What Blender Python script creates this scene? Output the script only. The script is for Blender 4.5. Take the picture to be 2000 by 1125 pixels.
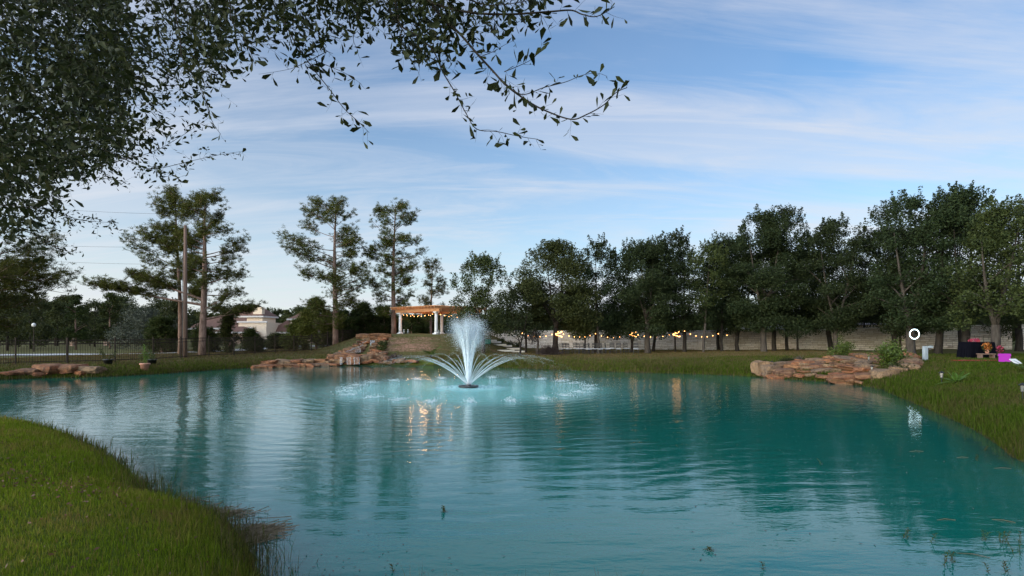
import bpy, math, random
import numpy as np
from mathutils import Vector, Matrix, noise as mnoise
R = math.radians
scene = bpy.context.scene
for o in list(bpy.data.objects): bpy.data.objects.remove(o)
C = scene.collection
FPX, HORZ, HC = 1100.0, 650.0, 2.5        # focal length in photo pixels, horizon row, camera height

# ------------------------------------------------------------------ camera
cd = bpy.data.cameras.new("camera"); cam = bpy.data.objects.new("camera", cd); C.objects.link(cam)
cd.sensor_fit = 'HORIZONTAL'; cd.sensor_width = 36; cd.lens = 36 * FPX / 2000
cd.shift_y = (HORZ - 562.5) / 2000
cd.clip_start = 0.05; cd.clip_end = 6000
cam.location = (0, 0, HC); cam.rotation_euler = (R(90), 0, 0)
scene.camera = cam
scene.view_settings.view_transform = 'Standard'; scene.view_settings.look = 'None'
scene.view_settings.gamma = 1; scene.view_settings.exposure = 0.2
scene.render.engine = 'CYCLES'
scene.cycles.max_bounces = 8; scene.cycles.transparent_max_bounces = 24
scene.cycles.sample_clamp_indirect = 4

# ------------------------------------------------------------------ sun and sky
SUN_EL, SUN_AZ = 11.0, 232.0       # azimuth clockwise from +Y : low in the west, behind the left shoulder
sl = bpy.data.lights.new("sun", 'SUN'); sl.energy = 1.15; sl.angle = R(14); sl.color = (1, .80, .58)
so = bpy.data.objects.new("sun", sl); C.objects.link(so)
sd_ = Vector((math.sin(R(SUN_AZ)) * math.cos(R(SUN_EL)), math.cos(R(SUN_AZ)) * math.cos(R(SUN_EL)), math.sin(R(SUN_EL))))
so.rotation_euler = sd_.to_track_quat('Z', 'Y').to_euler()
world = bpy.data.worlds.new("World"); scene.world = world; world.use_nodes = True

class NT:
    """tiny node-tree writer"""
    def __init__(s, tree): s.t = tree; tree.nodes.clear()
    def n(s, typ, ins=None, **props):
        nd = s.t.nodes.new(typ)
        for k, v in props.items(): setattr(nd, k, v)
        for k, v in (ins or {}).items():
            sock = nd.inputs[k]
            if isinstance(v, bpy.types.NodeSocket): s.t.links.new(v, sock)
            else: sock.default_value = v
        return nd
    def math(s, op, a, b=0.0, clamp=False):
        return s.n('ShaderNodeMath', {0: a, 1: b}, operation=op, use_clamp=clamp).outputs[0]
    def vmath(s, op, a, b=(0, 0, 0)):
        return s.n('ShaderNodeVectorMath', {0: a, 1: b}, operation=op).outputs[0]
    def mix(s, f, a, b, blend='MIX'):
        nd = s.t.nodes.new('ShaderNodeMix'); nd.data_type = 'RGBA'; nd.blend_type = blend
        for i, v in ((0, f), (6, a), (7, b)):
            if isinstance(v, bpy.types.NodeSocket): s.t.links.new(v, nd.inputs[i])
            else: nd.inputs[i].default_value = v if i == 0 else (*v[:3], 1)
        return nd.outputs[2]
    def ramp(s, f, stops, interp='LINEAR'):
        nd = s.n('ShaderNodeValToRGB', {0: f}); cr = nd.color_ramp; cr.interpolation = interp
        while len(cr.elements) < len(stops): cr.elements.new(.5)
        for e, (p, c) in zip(cr.elements, stops):
            e.position = p; e.color = (c, c, c, 1) if isinstance(c, (int, float)) else (*c, 1)
        return nd.outputs[0]
    def noise(s, vec, scale, detail=4, rough=.55, dist=0.0, dim='3D'):
        return s.n('ShaderNodeTexNoise', {'Vector': vec, 'Scale': scale, 'Detail': detail, 'Roughness': rough, 'Distortion': dist}, noise_dimensions=dim).outputs[0]

def build_world():
    w = NT(world.node_tree)
    sky = w.n('ShaderNodeTexSky', sky_type='NISHITA', sun_disc=False, sun_elevation=R(SUN_EL), sun_rotation=R(SUN_AZ),
              air_density=1.0, dust_density=0.6, ozone_density=2.0)
    tc = w.n('ShaderNodeTexCoord')
    d = tc.outputs['Generated']
    sep = w.n('ShaderNodeSeparateXYZ', {0: d})
    z = w.math('ADD', w.math('MAXIMUM', sep.outputs[2], 0.0), 0.20)
    u = w.math('DIVIDE', sep.outputs[0], z); v = w.math('DIVIDE', sep.outputs[1], z)
    uv = w.n('ShaderNodeCombineXYZ', {0: u, 1: v, 2: 0.0}).outputs[0]
    rot = w.n('ShaderNodeMapping', {'Vector': uv, 'Rotation': (0, 0, R(ROT1)), 'Location': CL1, 'Scale': (.55, 1.5, 1)}).outputs[0]
    rot2 = w.n('ShaderNodeMapping', {'Vector': uv, 'Rotation': (0, 0, R(ROT2)), 'Location': (3.1, 1.7, 0), 'Scale': (.45, 3.0, 1)}).outputs[0]
    n1 = w.noise(rot, .9, 9, .60, .7)
    n2 = w.noise(rot2, 1.3, 10, .66, 1.1)
    big = w.noise(uv, .33, 3, .5, .2)
    a = w.ramp(n1, [(.44, 0.0), (.57, 1.0)])
    b = w.ramp(n2, [(.44, 0.0), (.64, 1.0)])
    cov = w.ramp(big, [(.28, 0.25), (.62, 1.0)])
    m = w.math('MULTIPLY', w.math('ADD', w.math('MULTIPLY', a, .62), w.math('MULTIPLY', b, .62)), cov, clamp=True)
    veil = w.ramp(w.noise(w.n('ShaderNodeMapping', {'Vector': uv, 'Rotation': (0, 0, R(20)), 'Location': (1.3, .4, 0), 'Scale': (.5, .8, 1)}).outputs[0], .8, 6, .55, .6), [(.36, 0.0), (.60, 1.0)])
    side = w.ramp(w.math('ADD', w.math('MULTIPLY', sep.outputs[0], .5), .5), [(.50, .30), (.75, 1.0)])
    m = w.math('ADD', m, w.math('MULTIPLY', w.math('MULTIPLY', veil, side), .50), clamp=True)
    base = w.mix(1.0, sky.outputs[0], (.84, 1.24, 1.58), 'MULTIPLY')
    base = w.n('ShaderNodeHueSaturation', {'Saturation': .98, 'Value': 1.0, 'Color': base}).outputs[0]
    # air light towards the horizon, and thin high cloud lit by the whole sky
    hz = w.ramp(sep.outputs[2], [(0.0, 1.0), (.07, .72), (.20, .36), (.36, .12), (.60, .0)])
    warm = w.ramp(w.math('ADD', w.math('MULTIPLY', sep.outputs[0], -.5), .5), [(.55, 0.0), (.95, 1.0)])
    low = w.ramp(sep.outputs[2], [(0.0, 1.0), (.22, 0.0)])
    hcol = w.mix(w.math('MULTIPLY', warm, low), CLOUD_H, CLOUD_W)
    c1 = w.mix(w.math('MULTIPLY', hz, .80), base, hcol)
    ccol = w.mix(w.ramp(sep.outputs[2], [(.15, 0.0), (.5, 1.0)]), CLOUD_A, CLOUD_B)
    c2 = w.mix(w.math('MULTIPLY', m, .85), c1, ccol)
    # sunset afterglow behind the left shoulder, strengthened as added fill on camera-facing surfaces
    dt = w.n('ShaderNodeVectorMath', {0: d, 1: tuple(sd_)}, operation='DOT_PRODUCT').outputs['Value']
    glow = w.ramp(dt, [(.12, 0.0), (.5, .3), (1.0, 1.0)])
    gm = w.n('ShaderNodeVectorMath', {0: (5.2 * GLOW, 4.7 * GLOW, 4.0 * GLOW), 3: glow}, operation='SCALE').outputs[0]
    c2 = w.vmath('MULTIPLY', c2, w.vmath('ADD', gm, (1, 1, 1)))
    bg = w.n('ShaderNodeBackground', {'Color': c2, 'Strength': SKY_STR})
    w.t.links.new(bg.outputs[0], w.n('ShaderNodeOutputWorld').inputs[0])
SKY_STR = 0.12; GLOW = 0.85; CL1 = (.4, 2.2, 0); ROT1 = 35; ROT2 = 50
CLOUD_H = (6.3, 6.9, 7.1); CLOUD_W = (9.0, 8.0, 7.4); CLOUD_A = (5.6, 5.9, 6.4); CLOUD_B = (4.7, 5.1, 6.1)
build_world()

# ------------------------------------------------------------------ mesh helpers
def nr(seed): return np.random.default_rng(seed)
def link(o, parent=None):
    C.objects.link(o)
    if parent is not None: o.parent = parent
    return o
def tag(o, label=None, cat=None, group=None, kind=None):
    if label: o['label'] = label
    if cat: o['category'] = cat
    if group: o['group'] = group
    if kind: o['kind'] = kind
    return o
def empty(name, loc=(0, 0, 0), rz=0, label=None, cat=None, group=None):
    o = bpy.data.objects.new(name, None); o.empty_display_size = .3; C.objects.link(o)
    o.location = loc; o.rotation_euler = (0, 0, rz)
    return tag(o, label, cat, group)
def copy_tree(o, parent=None):
    c = o.copy(); C.objects.link(c); c.parent = parent
    for ch in o.children: copy_tree(ch, c)
    return c
def poly_mesh(name, V, mat, parent=None, smooth=False, attr=None):
    """V: (N,k,3) separate polygons"""
    V = np.asarray(V, dtype=np.float32); N, k, _ = V.shape
    me = bpy.data.meshes.new(name)
    me.vertices.add(N * k); me.vertices.foreach_set('co', V.reshape(-1))
    me.loops.add(N * k); me.loops.foreach_set('vertex_index', np.arange(N * k, dtype=np.int32))
    me.polygons.add(N); me.polygons.foreach_set('loop_start', np.arange(0, N * k, k, dtype=np.int32))
    me.update(calc_edges=True)
    if smooth: me.shade_smooth()
    me.materials.append(mat)
    return link(bpy.data.objects.new(name, me), parent)
def idx_mesh(name, V, F, mat, parent=None, smooth=False):
    """V (n,3), F (m,k) indices"""
    V = np.asarray(V, dtype=np.float32); F = np.asarray(F, dtype=np.int32); m, k = F.shape
    me = bpy.data.meshes.new(name)
    me.vertices.add(len(V)); me.vertices.foreach_set('co', V.reshape(-1))
    me.loops.add(m * k); me.loops.foreach_set('vertex_index', F.reshape(-1))
    me.polygons.add(m); me.polygons.foreach_set('loop_start', np.arange(0, m * k, k, dtype=np.int32))
    me.update(calc_edges=True)
    if smooth: me.shade_smooth()
    me.materials.append(mat)
    return link(bpy.data.objects.new(name, me), parent)

class MB:
    def __init__(s): s.v = []; s.f = []
    def add(s, vs, fs):
        b = len(s.v); s.v += [tuple(v) for v in vs]; s.f += [tuple(i + b for i in f) for f in fs]; return s
    def box(s, c, size, rz=0, top=1.0, M=None):
        hx, hy, hz = [q / 2 for q in size]; vs = []
        ca, sa = math.cos(rz), math.sin(rz)
        for z in (-1, 1):
            t = top if z > 0 else 1
            for x, y in ((-1, -1), (1, -1), (1, 1), (-1, 1)):
                p = (x * hx * t, y * hy * t)
                v = Vector((c[0] + p[0] * ca - p[1] * sa, c[1] + p[0] * sa + p[1] * ca, c[2] + z * hz))
                vs.append(M @ v if M else v)
        return s.add(vs, [(3, 2, 1, 0), (4, 5, 6, 7), (0, 1, 5, 4), (1, 2, 6, 5), (2, 3, 7, 6), (3, 0, 4, 7)])
    def tube(s, pts, rad, n=6, cap=True):
        pts = [Vector(p) for p in pts]; rads = rad if isinstance(rad, (list, tuple)) else [rad] * len(pts)
        vs = []; up = None
        for i, p in enumerate(pts):
            d = (pts[min(i + 1, len(pts) - 1)] - pts[max(i - 1, 0)])
            d = d.normalized() if d.length > 1e-9 else Vector((0, 0, 1))
            if up is None: up = Vector((1, 0, 0)) if abs(d.x) < .9 else Vector((0, 1, 0))
            a = d.cross(up); a = a.normalized() if a.length > 1e-6 else d.orthogonal().normalized()
            b = d.cross(a).normalized(); up = a.cross(d).normalized() * 1.0
            for k in range(n):
                t = 2 * math.pi * k / n
                vs.append(p + (a * math.cos(t) + b * math.sin(t)) * rads[i])
        fs = []
        for i in range(len(pts) - 1):
            for k in range(n):
                fs.append((i * n + k, i * n + (k + 1) % n, (i + 1) * n + (k + 1) % n, (i + 1) * n + k))
        if cap: fs += [tuple(range(n))[::-1], tuple((len(pts) - 1) * n + k for k in range(n))]
        return s.add(vs, fs)
    def lathe(s, c, prof, n=12):
        vs = []
        for r, z in prof:
            for k in range(n):
                t = 2 * math.pi * k / n; vs.append((c[0] + r * math.cos(t), c[1] + r * math.sin(t), c[2] + z))
        fs = []
        for i in range(len(prof) - 1):
            for k in range(n): fs.append((i * n + k, i * n + (k + 1) % n, (i + 1) * n + (k + 1) % n, (i + 1) * n + k))
        fs += [tuple(range(n))[::-1], tuple((len(prof) - 1) * n + k for k in range(n))]
        return s.add(vs, fs)
    def build(s, name, mat, parent=None, smooth=False, bevel=0):
        me = bpy.data.meshes.new(name); me.from_pydata(s.v, [], s.f); me.update()
        if smooth: me.shade_smooth()
        me.materials.append(mat)
        o = link(bpy.data.objects.new(name, me), parent)
        if bevel:
            m = o.modifiers.new('bevel', 'BEVEL'); m.width = bevel; m.segments = 2; m.limit_method = 'ANGLE'
        return o

# ------------------------------------------------------------------ the lie of the land
def W0(px, py, z=0.0):
    Y = (HC - z) * FPX / (py - HORZ); return ((px - 1000) / FPX * Y, Y)
def at(px, py, Y): return Vector(((px - 1000) / FPX * Y, Y, HC - (py - HORZ) / FPX * Y))
def catmull(P, per=5, closed=True):
    P = [np.array(p, float) for p in P]; n = len(P); out = []
    for i in range(n if closed else n - 1):
        p0, p1, p2, p3 = (P[(i - 1) % n], P[i], P[(i + 1) % n], P[(i + 2) % n]) if closed else (P[max(i - 1, 0)], P[i], P[i + 1], P[min(i + 2, n - 1)])
        for k in range(per):
            t = k / per
            out.append(.5 * ((2 * p1) + (-p0 + p2) * t + (2 * p0 - 5 * p1 + 4 * p2 - p3) * t * t + (-p0 + 3 * p1 - 3 * p2 + p3) * t ** 3))
    if not closed: out.append(P[-1])
    return np.array(out)
near = [W0(px, py, .18) for px, py in ((0, 826), (70, 834), (150, 858), (225, 895), (270, 925), (300, 960), (360, 985), (440, 1005), (485, 1045), (497, 1085), (520, 1130))]
shore = near + [(-2.0, 5.0), (0, 4.75), (3, 4.6), (7.2, 5.2), (10.2, 7.2), (10.9, 9.2)] + \
    [W0(px, py, .03) for px, py in ((2010, 902), (1950, 868), (1890, 832), (1810, 797), (1745, 770), (1712, 757), (1640, 747), (1560, 741), (1480, 735), (1400, 731), (1250, 727),
                                    (1110, 722), (1000, 718), (900, 714), (800, 713), (690, 713), (600, 715), (510, 717), (430, 721), (330, 728), (200, 735), (100, 737), (0, 741), (-120, 748))] + \
    [(-30, 23), (-24, 18.5), (-17.5, 16.2)]
rs = nr(3)
SH = catmull(shore, 5)
def sdist(x, y):
    x = np.asarray(x, float); y = np.asarray(y, float)
    d2 = np.full(x.shape, 1e18); inside = np.zeros(x.shape, bool)
    A = SH; B = np.roll(SH, -1, axis=0)
    for (ax, ay), (bx, by) in zip(A, B):
        ex, ey = bx - ax, by - ay; L = ex * ex + ey * ey + 1e-12
        t = np.clip(((x - ax) * ex + (y - ay) * ey) / L, 0, 1)
        d2 = np.minimum(d2, (x - ax - t * ex) ** 2 + (y - ay - t * ey) ** 2)
        c = ((ay > y) != (by > y)) & (x < (bx - ax) * (y - ay) / ((by - ay) if abs(by - ay) > 1e-12 else 1e-12) + ax)
        inside ^= c
    d = np.sqrt(d2); return np.where(inside, -d, d)
ANCH = np.array([(-30, 34, .6), (-24, 42, .6), (-20, 55, .6), (-40, 50, .5), (0, 46, .6), (8, 52, .6), (18, 57, .66), (30, 52, .85), (40, 46, 1.04), (28, 38, .95), (22, 38, .85), (14.5, 20, .95), (17, 14, 1.1),
                 (22, 25, 1.0), (0, 0, .85), (-8, 5, .8), (-14, 10, .75), (10, 0, .9), (-60, 60, .4), (-50, 100, .35), (0, 110, .5), (60, 80, 1.1), (-20, 100, .35), (200, 300, .6), (-200, 300, .5), (0, 600, .6)])
def wob(x, y, s, k=0):
    return (np.sin(x * s * 1.3 + y * s * .7 + 1.7 + k) * np.sin(y * s * 1.1 - x * s * .6 + k * 2.1) + .6 * np.sin(x * s * 2.9 - y * s * 1.9 + k) * np.sin(y * s * 3.1 + x * s * 1.3)) / 1.6
def smooth(t): t = np.clip(t, 0, 1); return t * t * (3 - 2 * t)
def mound(x, y):
    dx = x + 8.0; dy = y - 57.5
    ax = np.where(dx < 0, 5.6, 4.6); ay = np.where(dy < 0, 5.0, 6.5)
    q = np.sqrt((dx / ax) ** 2 + (dy / ay) ** 2)
    return smooth((2.25 - q) / 1.25)
def ground(x, y, sd=None):
    x = np.asarray(x, float); y = np.asarray(y, float)
    if sd is None: sd = sdist(x, y)
    wsum = np.zeros(x.shape); h = np.zeros(x.shape)
    for ax, ay, az in ANCH:
        w = 1 / (((x - ax) ** 2 + (y - ay) ** 2) ** 1.5 + 4); wsum += w; h += w * az
    h /= wsum
    Lb = 2.4 - 1.3 * smooth((20 - np.hypot(x + 3, y - 3)) / 8)
    out = h * (1 - np.exp(-np.maximum(sd, 0) / Lb)) + .10 * smooth(sd / .35)
    out = out + (2.28 - h) * mound(x, y) * smooth(sd / 3.5)
    out = out + .05 * wob(x, y, .35) * smooth(sd / 2) + .022 * wob(x, y, 1.6, 1) * smooth(sd / .8)
    return np.where(sd < 0, np.maximum(sd * .45, -1.4) - .02, out)
def gz(x, y): return float(ground(np.array([x]), np.array([y]))[0])
def drop(px, py, lift=0.0):
    """the point of the ground seen at a photo pixel"""
    Ys = np.geomspace(3, 400, 900); dx = (px - 1000) / FPX; dz = -(py - HORZ) / FPX
    z = HC + dz * Ys; g = np.maximum(ground(dx * Ys, Ys), 0)
    k = np.argmax(z < g)
    if z[k] >= g[k]: k = len(Ys) - 1
    return Vector((dx * Ys[k], Ys[k], float(g[k]) + lift))
def foot(px, Y, lift=0.0):
    X = (px - 1000) / FPX * Y; return Vector((X, Y, gz(X, Y) + lift))

# ------------------------------------------------------------------ materials
def mat(name):
    m = bpy.data.materials.new(name); m.use_nodes = True; return m, NT(m.node_tree)
def fin(m, t, shader): t.t.links.new(shader, t.n('ShaderNodeOutputMaterial').inputs[0]); return m
def pos(t): return t.n('ShaderNodeNewGeometry').outputs['Position']
def bumped(t, h, strength=.4, dist=.02): return t.n('ShaderNodeBump', {'Height': h, 'Strength': strength, 'Distance': dist}).outputs[0]
def plain(name, col, rough=.6, metal=0.0, var=.15, scale=4.0, bump=0.0, spec=.5):
    m, t = mat(name); tc = t.n('ShaderNodeTexCoord').outputs['Object']
    n = t.noise(tc, scale, 5, .6)
    c = t.mix(t.ramp(n, [(.3, 0.0), (.7, 1.0)]), [v * (1 - var) for v in col], [min(1, v * (1 + var)) for v in col])
    ins = {'Base Color': c, 'Roughness': rough, 'Metallic': metal, 'Specular IOR Level': spec}
    if bump: ins['Normal'] = bumped(t, t.noise(tc, scale * 6, 4), bump, .02)
    return fin(m, t, t.n('ShaderNodeBsdfPrincipled', ins).outputs[0])
def foliage(name, c1, c2, c3=None, transl=.25, rough=.55, spec=.3):
    m, t = mat(name); g = t.n('ShaderNodeNewGeometry'); oi = t.n('ShaderNodeObjectInfo')
    r = g.outputs['Random Per Island']
    n = t.noise(g.outputs['Position'], .55, 3)
    f = t.math('ADD', t.math('MULTIPLY', r, .55), t.math('MULTIPLY', n, .6)); f = t.math('SUBTRACT', f, .12, True)
    stops = [(.15, c1), (.75, c2)] + ([(.97, c3)] if c3 else [])
    c = t.ramp(f, stops)
    c = t.n('ShaderNodeHueSaturation', {'Hue': t.math('ADD', t.math('MULTIPLY', oi.outputs['Random'], .03), .485), 'Value': t.math('ADD', t.math('MULTIPLY', oi.outputs['Random'], .35), .82), 'Color': c}).outputs[0]
    p = t.n('ShaderNodeBsdfPrincipled', {'Base Color': c, 'Roughness': rough, 'Specular IOR Level': spec})
    tr = t.n('ShaderNodeBsdfTranslucent', {'Color': c})
    return fin(m, t, t.n('ShaderNodeMixShader', {0: transl, 1: p.outputs[0], 2: tr.outputs[0]}).outputs[0])
def emit(name, col, s):
    m, t = mat(name); return fin(m, t, t.n('ShaderNodeEmission', {'Color': (*col, 1), 'Strength': s}).outputs[0])
def bark(name, c1, c2, zs=.25, scale=9):
    m, t = mat(name); p = pos(t)
    v = t.n('ShaderNodeMapping', {'Vector': p, 'Scale': (1, 1, zs)}).outputs[0]
    n = t.noise(v, scale, 6, .65, .4)
    c = t.mix(t.ramp(n, [(.35, 0.0), (.65, 1.0)]), c1, c2)
    return fin(m, t, t.n('ShaderNodeBsdfPrincipled', {'Base Color': c, 'Roughness': .9, 'Specular IOR Level': .2, 'Normal': bumped(t, n, .8, .05)}).outputs[0])

M = {}
M['oak_leaf'] = foliage('oak_leaf', (.017, .027, .011), (.042, .055, .020), (.085, .095, .030), spec=.12)
M['oak_leaf2'] = foliage('oak_leaf_olive', (.028, .038, .012), (.068, .078, .022), (.13, .13, .034), spec=.15)
M['near_leaf'] = foliage('near_leaf', (.016, .020, .007), (.036, .042, .014), (.13, .095, .035), .25, .55, .15)
M['pine'] = foliage('pine_needle', (.050, .060, .012), (.125, .130, .026), (.22, .19, .035), .3, spec=.15)
M['pine_dark'] = foliage('pine_needle_dark', (.024, .036, .010), (.060, .075, .018), (.12, .12, .026), .25, spec=.12)
M['far_leaf'] = foliage('far_leaf', (.026, .034, .012), (.055, .064, .020), (.10, .10, .028), .2, spec=.12)
M['grey_leaf'] = foliage('grey_leaf', (.05, .06, .042), (.085, .092, .062), (.12, .12, .08), .2)
M['bush'] = foliage('bush_leaf', (.05, .085, .014), (.13, .18, .03), (.26, .27, .05), .3, .4)
M['palm'] = foliage('palm_leaf', (.06, .11, .02), (.14, .22, .04), (.30, .34, .08), .3, .4)
M['dry'] = foliage('dry_leaf', (.06, .045, .04), (.14, .10, .085), (.2, .15, .11), .2)
M['dry_brown'] = foliage('fallen_leaf', (.10, .05, .025), (.20, .10, .05), (.32, .2, .1), .1)
M['oak_bark'] = bark('oak_bark', (.018, .014, .011), (.045, .036, .029))
M['pale_bark'] = bark('pale_bark', (.038, .030, .024), (.092, .074, .060))
M['pine_bark'] = bark('pine_bark', (.12, .07, .052), (.30, .195, .15))
M['wood_pole'] = bark('pole_wood', (.13, .08, .06), (.24, .155, .12), .08)
M['metal_dark'] = plain('fence_paint', (.035, .026, .020), .8, spec=.15)
M['white'] = plain('white_paint', (.72, .70, .68), .5, var=.06)
M['fascia'] = plain('fascia_paint', (.62, .56, .52), .6, var=.05)
M['black_cloth'] = plain('black_cloth', (.006, .006, .009), 1.0, spec=0.0)
M['black_plastic'] = plain('black_plastic', (.012, .012, .013), .4)
M['terracotta'] = plain('terracotta', (.55, .26, .18), .7)
M['soil'] = plain('soil', (.05, .035, .025), .95)
M['red_cloth'] = plain('red_cloth', (.30, .012, .014), .9)
M['chair_frame'] = plain('chair_frame', (.035, .032, .032), .4, .2)
M['chair_seat'] = plain('chair_seat', (.52, .52, .55), .6, var=.05)
M['silver'] = plain('galvanised', (.12, .10, .085), .6, .2)
M['glass_lamp'] = plain('lantern_glass', (.16, .17, .16), .15)
M['bulb'] = emit('bulb_glow', (1, .44, .13), 9)
M['ring'] = emit('ring_glow', (.72, .93, 1.0), 5.0)
M['pink'] = emit('pink_glow', (.60, .06, .62), .75)
M['orange_flower'] = foliage('flower_orange', (.35, .08, .02), (.6, .2, .05), (.7, .45, .25), .2)
M['pink_flower'] = foliage('flower_pink', (.5, .05, .1), (.7, .12, .2), (.8, .4, .5), .2)
M['concrete'] = plain('concrete', (.50, .48, .47), .85, var=.12, scale=.6)
M['roof'] = plain('roof_shingle', (.16, .080, .055), .9, var=.18, scale=1.2)
M['stucco'] = plain('cream_stucco', (.80, .62, .46), .85, var=.06)
M['window'] = plain('window_glass', (.05, .06, .07), .1)
M['far_roof'] = plain('pink_roof', (.42, .36, .36), .7, var=.08)
M['green_box'] = plain('green_plastic', (.01, .10, .08), .5)
M['float'] = plain('float_plastic', (.02, .022, .025), .35)

def cedar():
    m, t = mat('cedar_wood'); tc = t.n('ShaderNodeTexCoord').outputs['Object']
    v = t.n('ShaderNodeMapping', {'Vector': tc, 'Scale': (1, 1, 6)}).outputs[0]
    n = t.noise(v, 3, 5, .6, .6)
    c = t.mix(t.ramp(n, [(.3, 0.0), (.7, 1.0)]), (.42, .17, .06), (.62, .29, .12))
    return fin(m, t, t.n('ShaderNodeBsdfPrincipled', {'Base Color': c, 'Roughness': .6}).outputs[0])
M['cedar'] = cedar()

def stone_wall_mat(name, w, h, c1, c2, mortar, ms=.02):
    m, t = mat(name); tc = t.n('ShaderNodeTexCoord').outputs['Object']
    sp = t.n('ShaderNodeSeparateXYZ', {0: tc})
    wn = t.noise(tc, 1.2, 2)
    v = t.n('ShaderNodeCombineXYZ', {0: t.math('ADD', sp.outputs[0], t.math('MULTIPLY', wn, .10)), 1: t.math('ADD', sp.outputs[2], t.math('MULTIPLY', t.noise(tc, .9, 2), .16)), 2: 0.0}).outputs[0]
    b = t.n('ShaderNodeTexBrick', {'Vector': v, 'Scale': 1.0, 'Brick Width': w, 'Row Height': h, 'Mortar Size': ms, 'Mortar Smooth': .3, 'Bias': -.2,
                                   'Color1': (*c1, 1), 'Color2': (*c2, 1), 'Mortar': (*mortar, 1)}, offset=.42, squash=.7, squash_frequency=3)
    n = t.noise(tc, 5, 6, .65); n2 = t.noise(tc, .5, 3)
    c = t.mix(t.ramp(n, [(.3, 0.0), (.75, .55)]), b.outputs[0], (.30, .24, .18))
    dk = t.noise(t.n('ShaderNodeMapping', {'Vector': tc, 'Scale': (1, 1, 4)}).outputs[0], 1.1, 2)
    c = t.mix(t.ramp(dk, [(.66, 0.0), (.72, .7)]), c, (.16, .12, .10))
    c = t.mix(t.ramp(n2, [(.35, 0.0), (.7, .35)]), c, (.52, .40, .27))
    hh = t.math('ADD', t.math('MULTIPLY', b.outputs[1], -1.0), n)
    return fin(m, t, t.n('ShaderNodeBsdfPrincipled', {'Base Color': c, 'Roughness': .9, 'Specular IOR Level': .2, 'Normal': bumped(t, hh, .9, .05)}).outputs[0])
M['limestone'] = stone_wall_mat('limestone_wall', .62, .17, (.78, .70, .62), (.46, .39, .31), (.26, .22, .19), .018)
M['brick'] = stone_wall_mat('house_brick', .45, .15, (.50, .28, .20), (.38, .20, .15), (.45, .38, .33), .02)

def rock_mat():
    m, t = mat('sandstone'); oi = t.n('ShaderNodeObjectInfo'); tc = t.n('ShaderNodeTexCoord').outputs['Object']; p = t.vmath('ADD', t.n('ShaderNodeMapping', {'Vector': tc, 'Scale': (.55, .5, .22)}).outputs[0], t.n('ShaderNodeCombineXYZ', {0: t.math('MULTIPLY', oi.outputs['Random'], 57.0), 1: t.math('MULTIPLY', oi.outputs['Random'], 31.0), 2: 0.0}).outputs[0])
    base = t.ramp(oi.outputs['Random'], [(0, (.20, .062, .026)), (.25, (.27, .11, .045)), (.45, (.13, .055, .035)), (.62, (.26, .165, .095)), (.8, (.31, .095, .035)), (.95, (.14, .10, .075))], 'CONSTANT')
    lay = t.noise(t.n('ShaderNodeMapping', {'Vector': p, 'Scale': (.6, .6, 7)}).outputs[0], 2.2, 5, .6, .4)
    c = t.mix(t.ramp(lay, [(.35, 0.0), (.65, .7)]), base, (.34, .20, .105))
    n = t.noise(p, 5, 6, .7)
    c = t.mix(t.ramp(n, [(.44, 0.0), (.66, .85)]), c, (.040, .026, .020))
    return fin(m, t, t.n('ShaderNodeBsdfPrincipled', {'Base Color': c, 'Roughness': .85, 'Specular IOR Level': .3, 'Normal': bumped(t, t.math('ADD', lay, n), .9, .05)}).outputs[0])
M['rock'] = rock_mat()

def grass_nodes(t, p, rnd=None):
    n1 = t.noise(p, .35, 4, .6, .3); n2 = t.noise(p, 2.2, 5, .65, .3); n3 = t.noise(p, 14, 3, .6)
    f = t.math('ADD', t.math('MULTIPLY', n1, .5), t.math('MULTIPLY', n2, .5))
    c = t.ramp(f, [(.36, (.090, .125, .012)), (.52, (.115, .140, .016)), (.64, (.155, .145, .036))])
    return c, n1, n2, n3, f
def terrain_mat():
    m, t = mat('ground_grass'); p = pos(t)
    c, n1, n2, n3, f = grass_nodes(t, p)
    c = t.mix(t.ramp(n3, [(.3, 0.0), (.7, 1.0)]), t.mix(1, c, (.55, .55, .55), 'MULTIPLY'), c)
    dry = t.n('ShaderNodeAttribute', attribute_name='dry').outputs['Fac']
    dirt = t.n('ShaderNodeAttribute', attribute_name='dirt').outputs['Fac']
    mud = t.n('ShaderNodeAttribute', attribute_name='mud').outputs['Fac']
    brk = t.noise(p, 1.5, 6, .7, .4); fine = t.noise(p, 6, 5, .7)
    fd = t.math('MULTIPLY', dry, t.ramp(brk, [(.25, .35), (.65, 1.0)]))
    c = t.mix(fd, c, t.mix(t.ramp(fine, [(.3, 0.0), (.7, 1.0)]), (.105, .088, .038), (.175, .14, .075)))
    fr = t.n('ShaderNodeMapping', {'Vector': p, 'Rotation': (0, 0, R(25)), 'Scale': (.5, 1.6, 1.6)}).outputs[0]
    rill = t.noise(fr, 1.6, 6, .72, .6)
    gd = t.math('GREATER_THAN', t.math('ADD', t.math('MULTIPLY', dirt, .62), rill), .84)
    gd2 = t.ramp(t.math('ADD', t.math('MULTIPLY', dirt, .42), rill), [(.78, 0.0), (1.0, 1.0)])
    c = t.mix(gd2, c, t.mix(t.ramp(fine, [(.3, 0.0), (.7, 1.0)]), (.23, .115, .070), (.44, .26, .18)))
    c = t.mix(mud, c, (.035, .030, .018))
    h = t.math('ADD', t.math('MULTIPLY', n3, .5), brk)
    return fin(m, t, t.n('ShaderNodeBsdfPrincipled', {'Base Color': c, 'Roughness': .95, 'Specular IOR Level': .1, 'Normal': bumped(t, h, .8, .12)}).outputs[0])
M['ground'] = terrain_mat()
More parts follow.
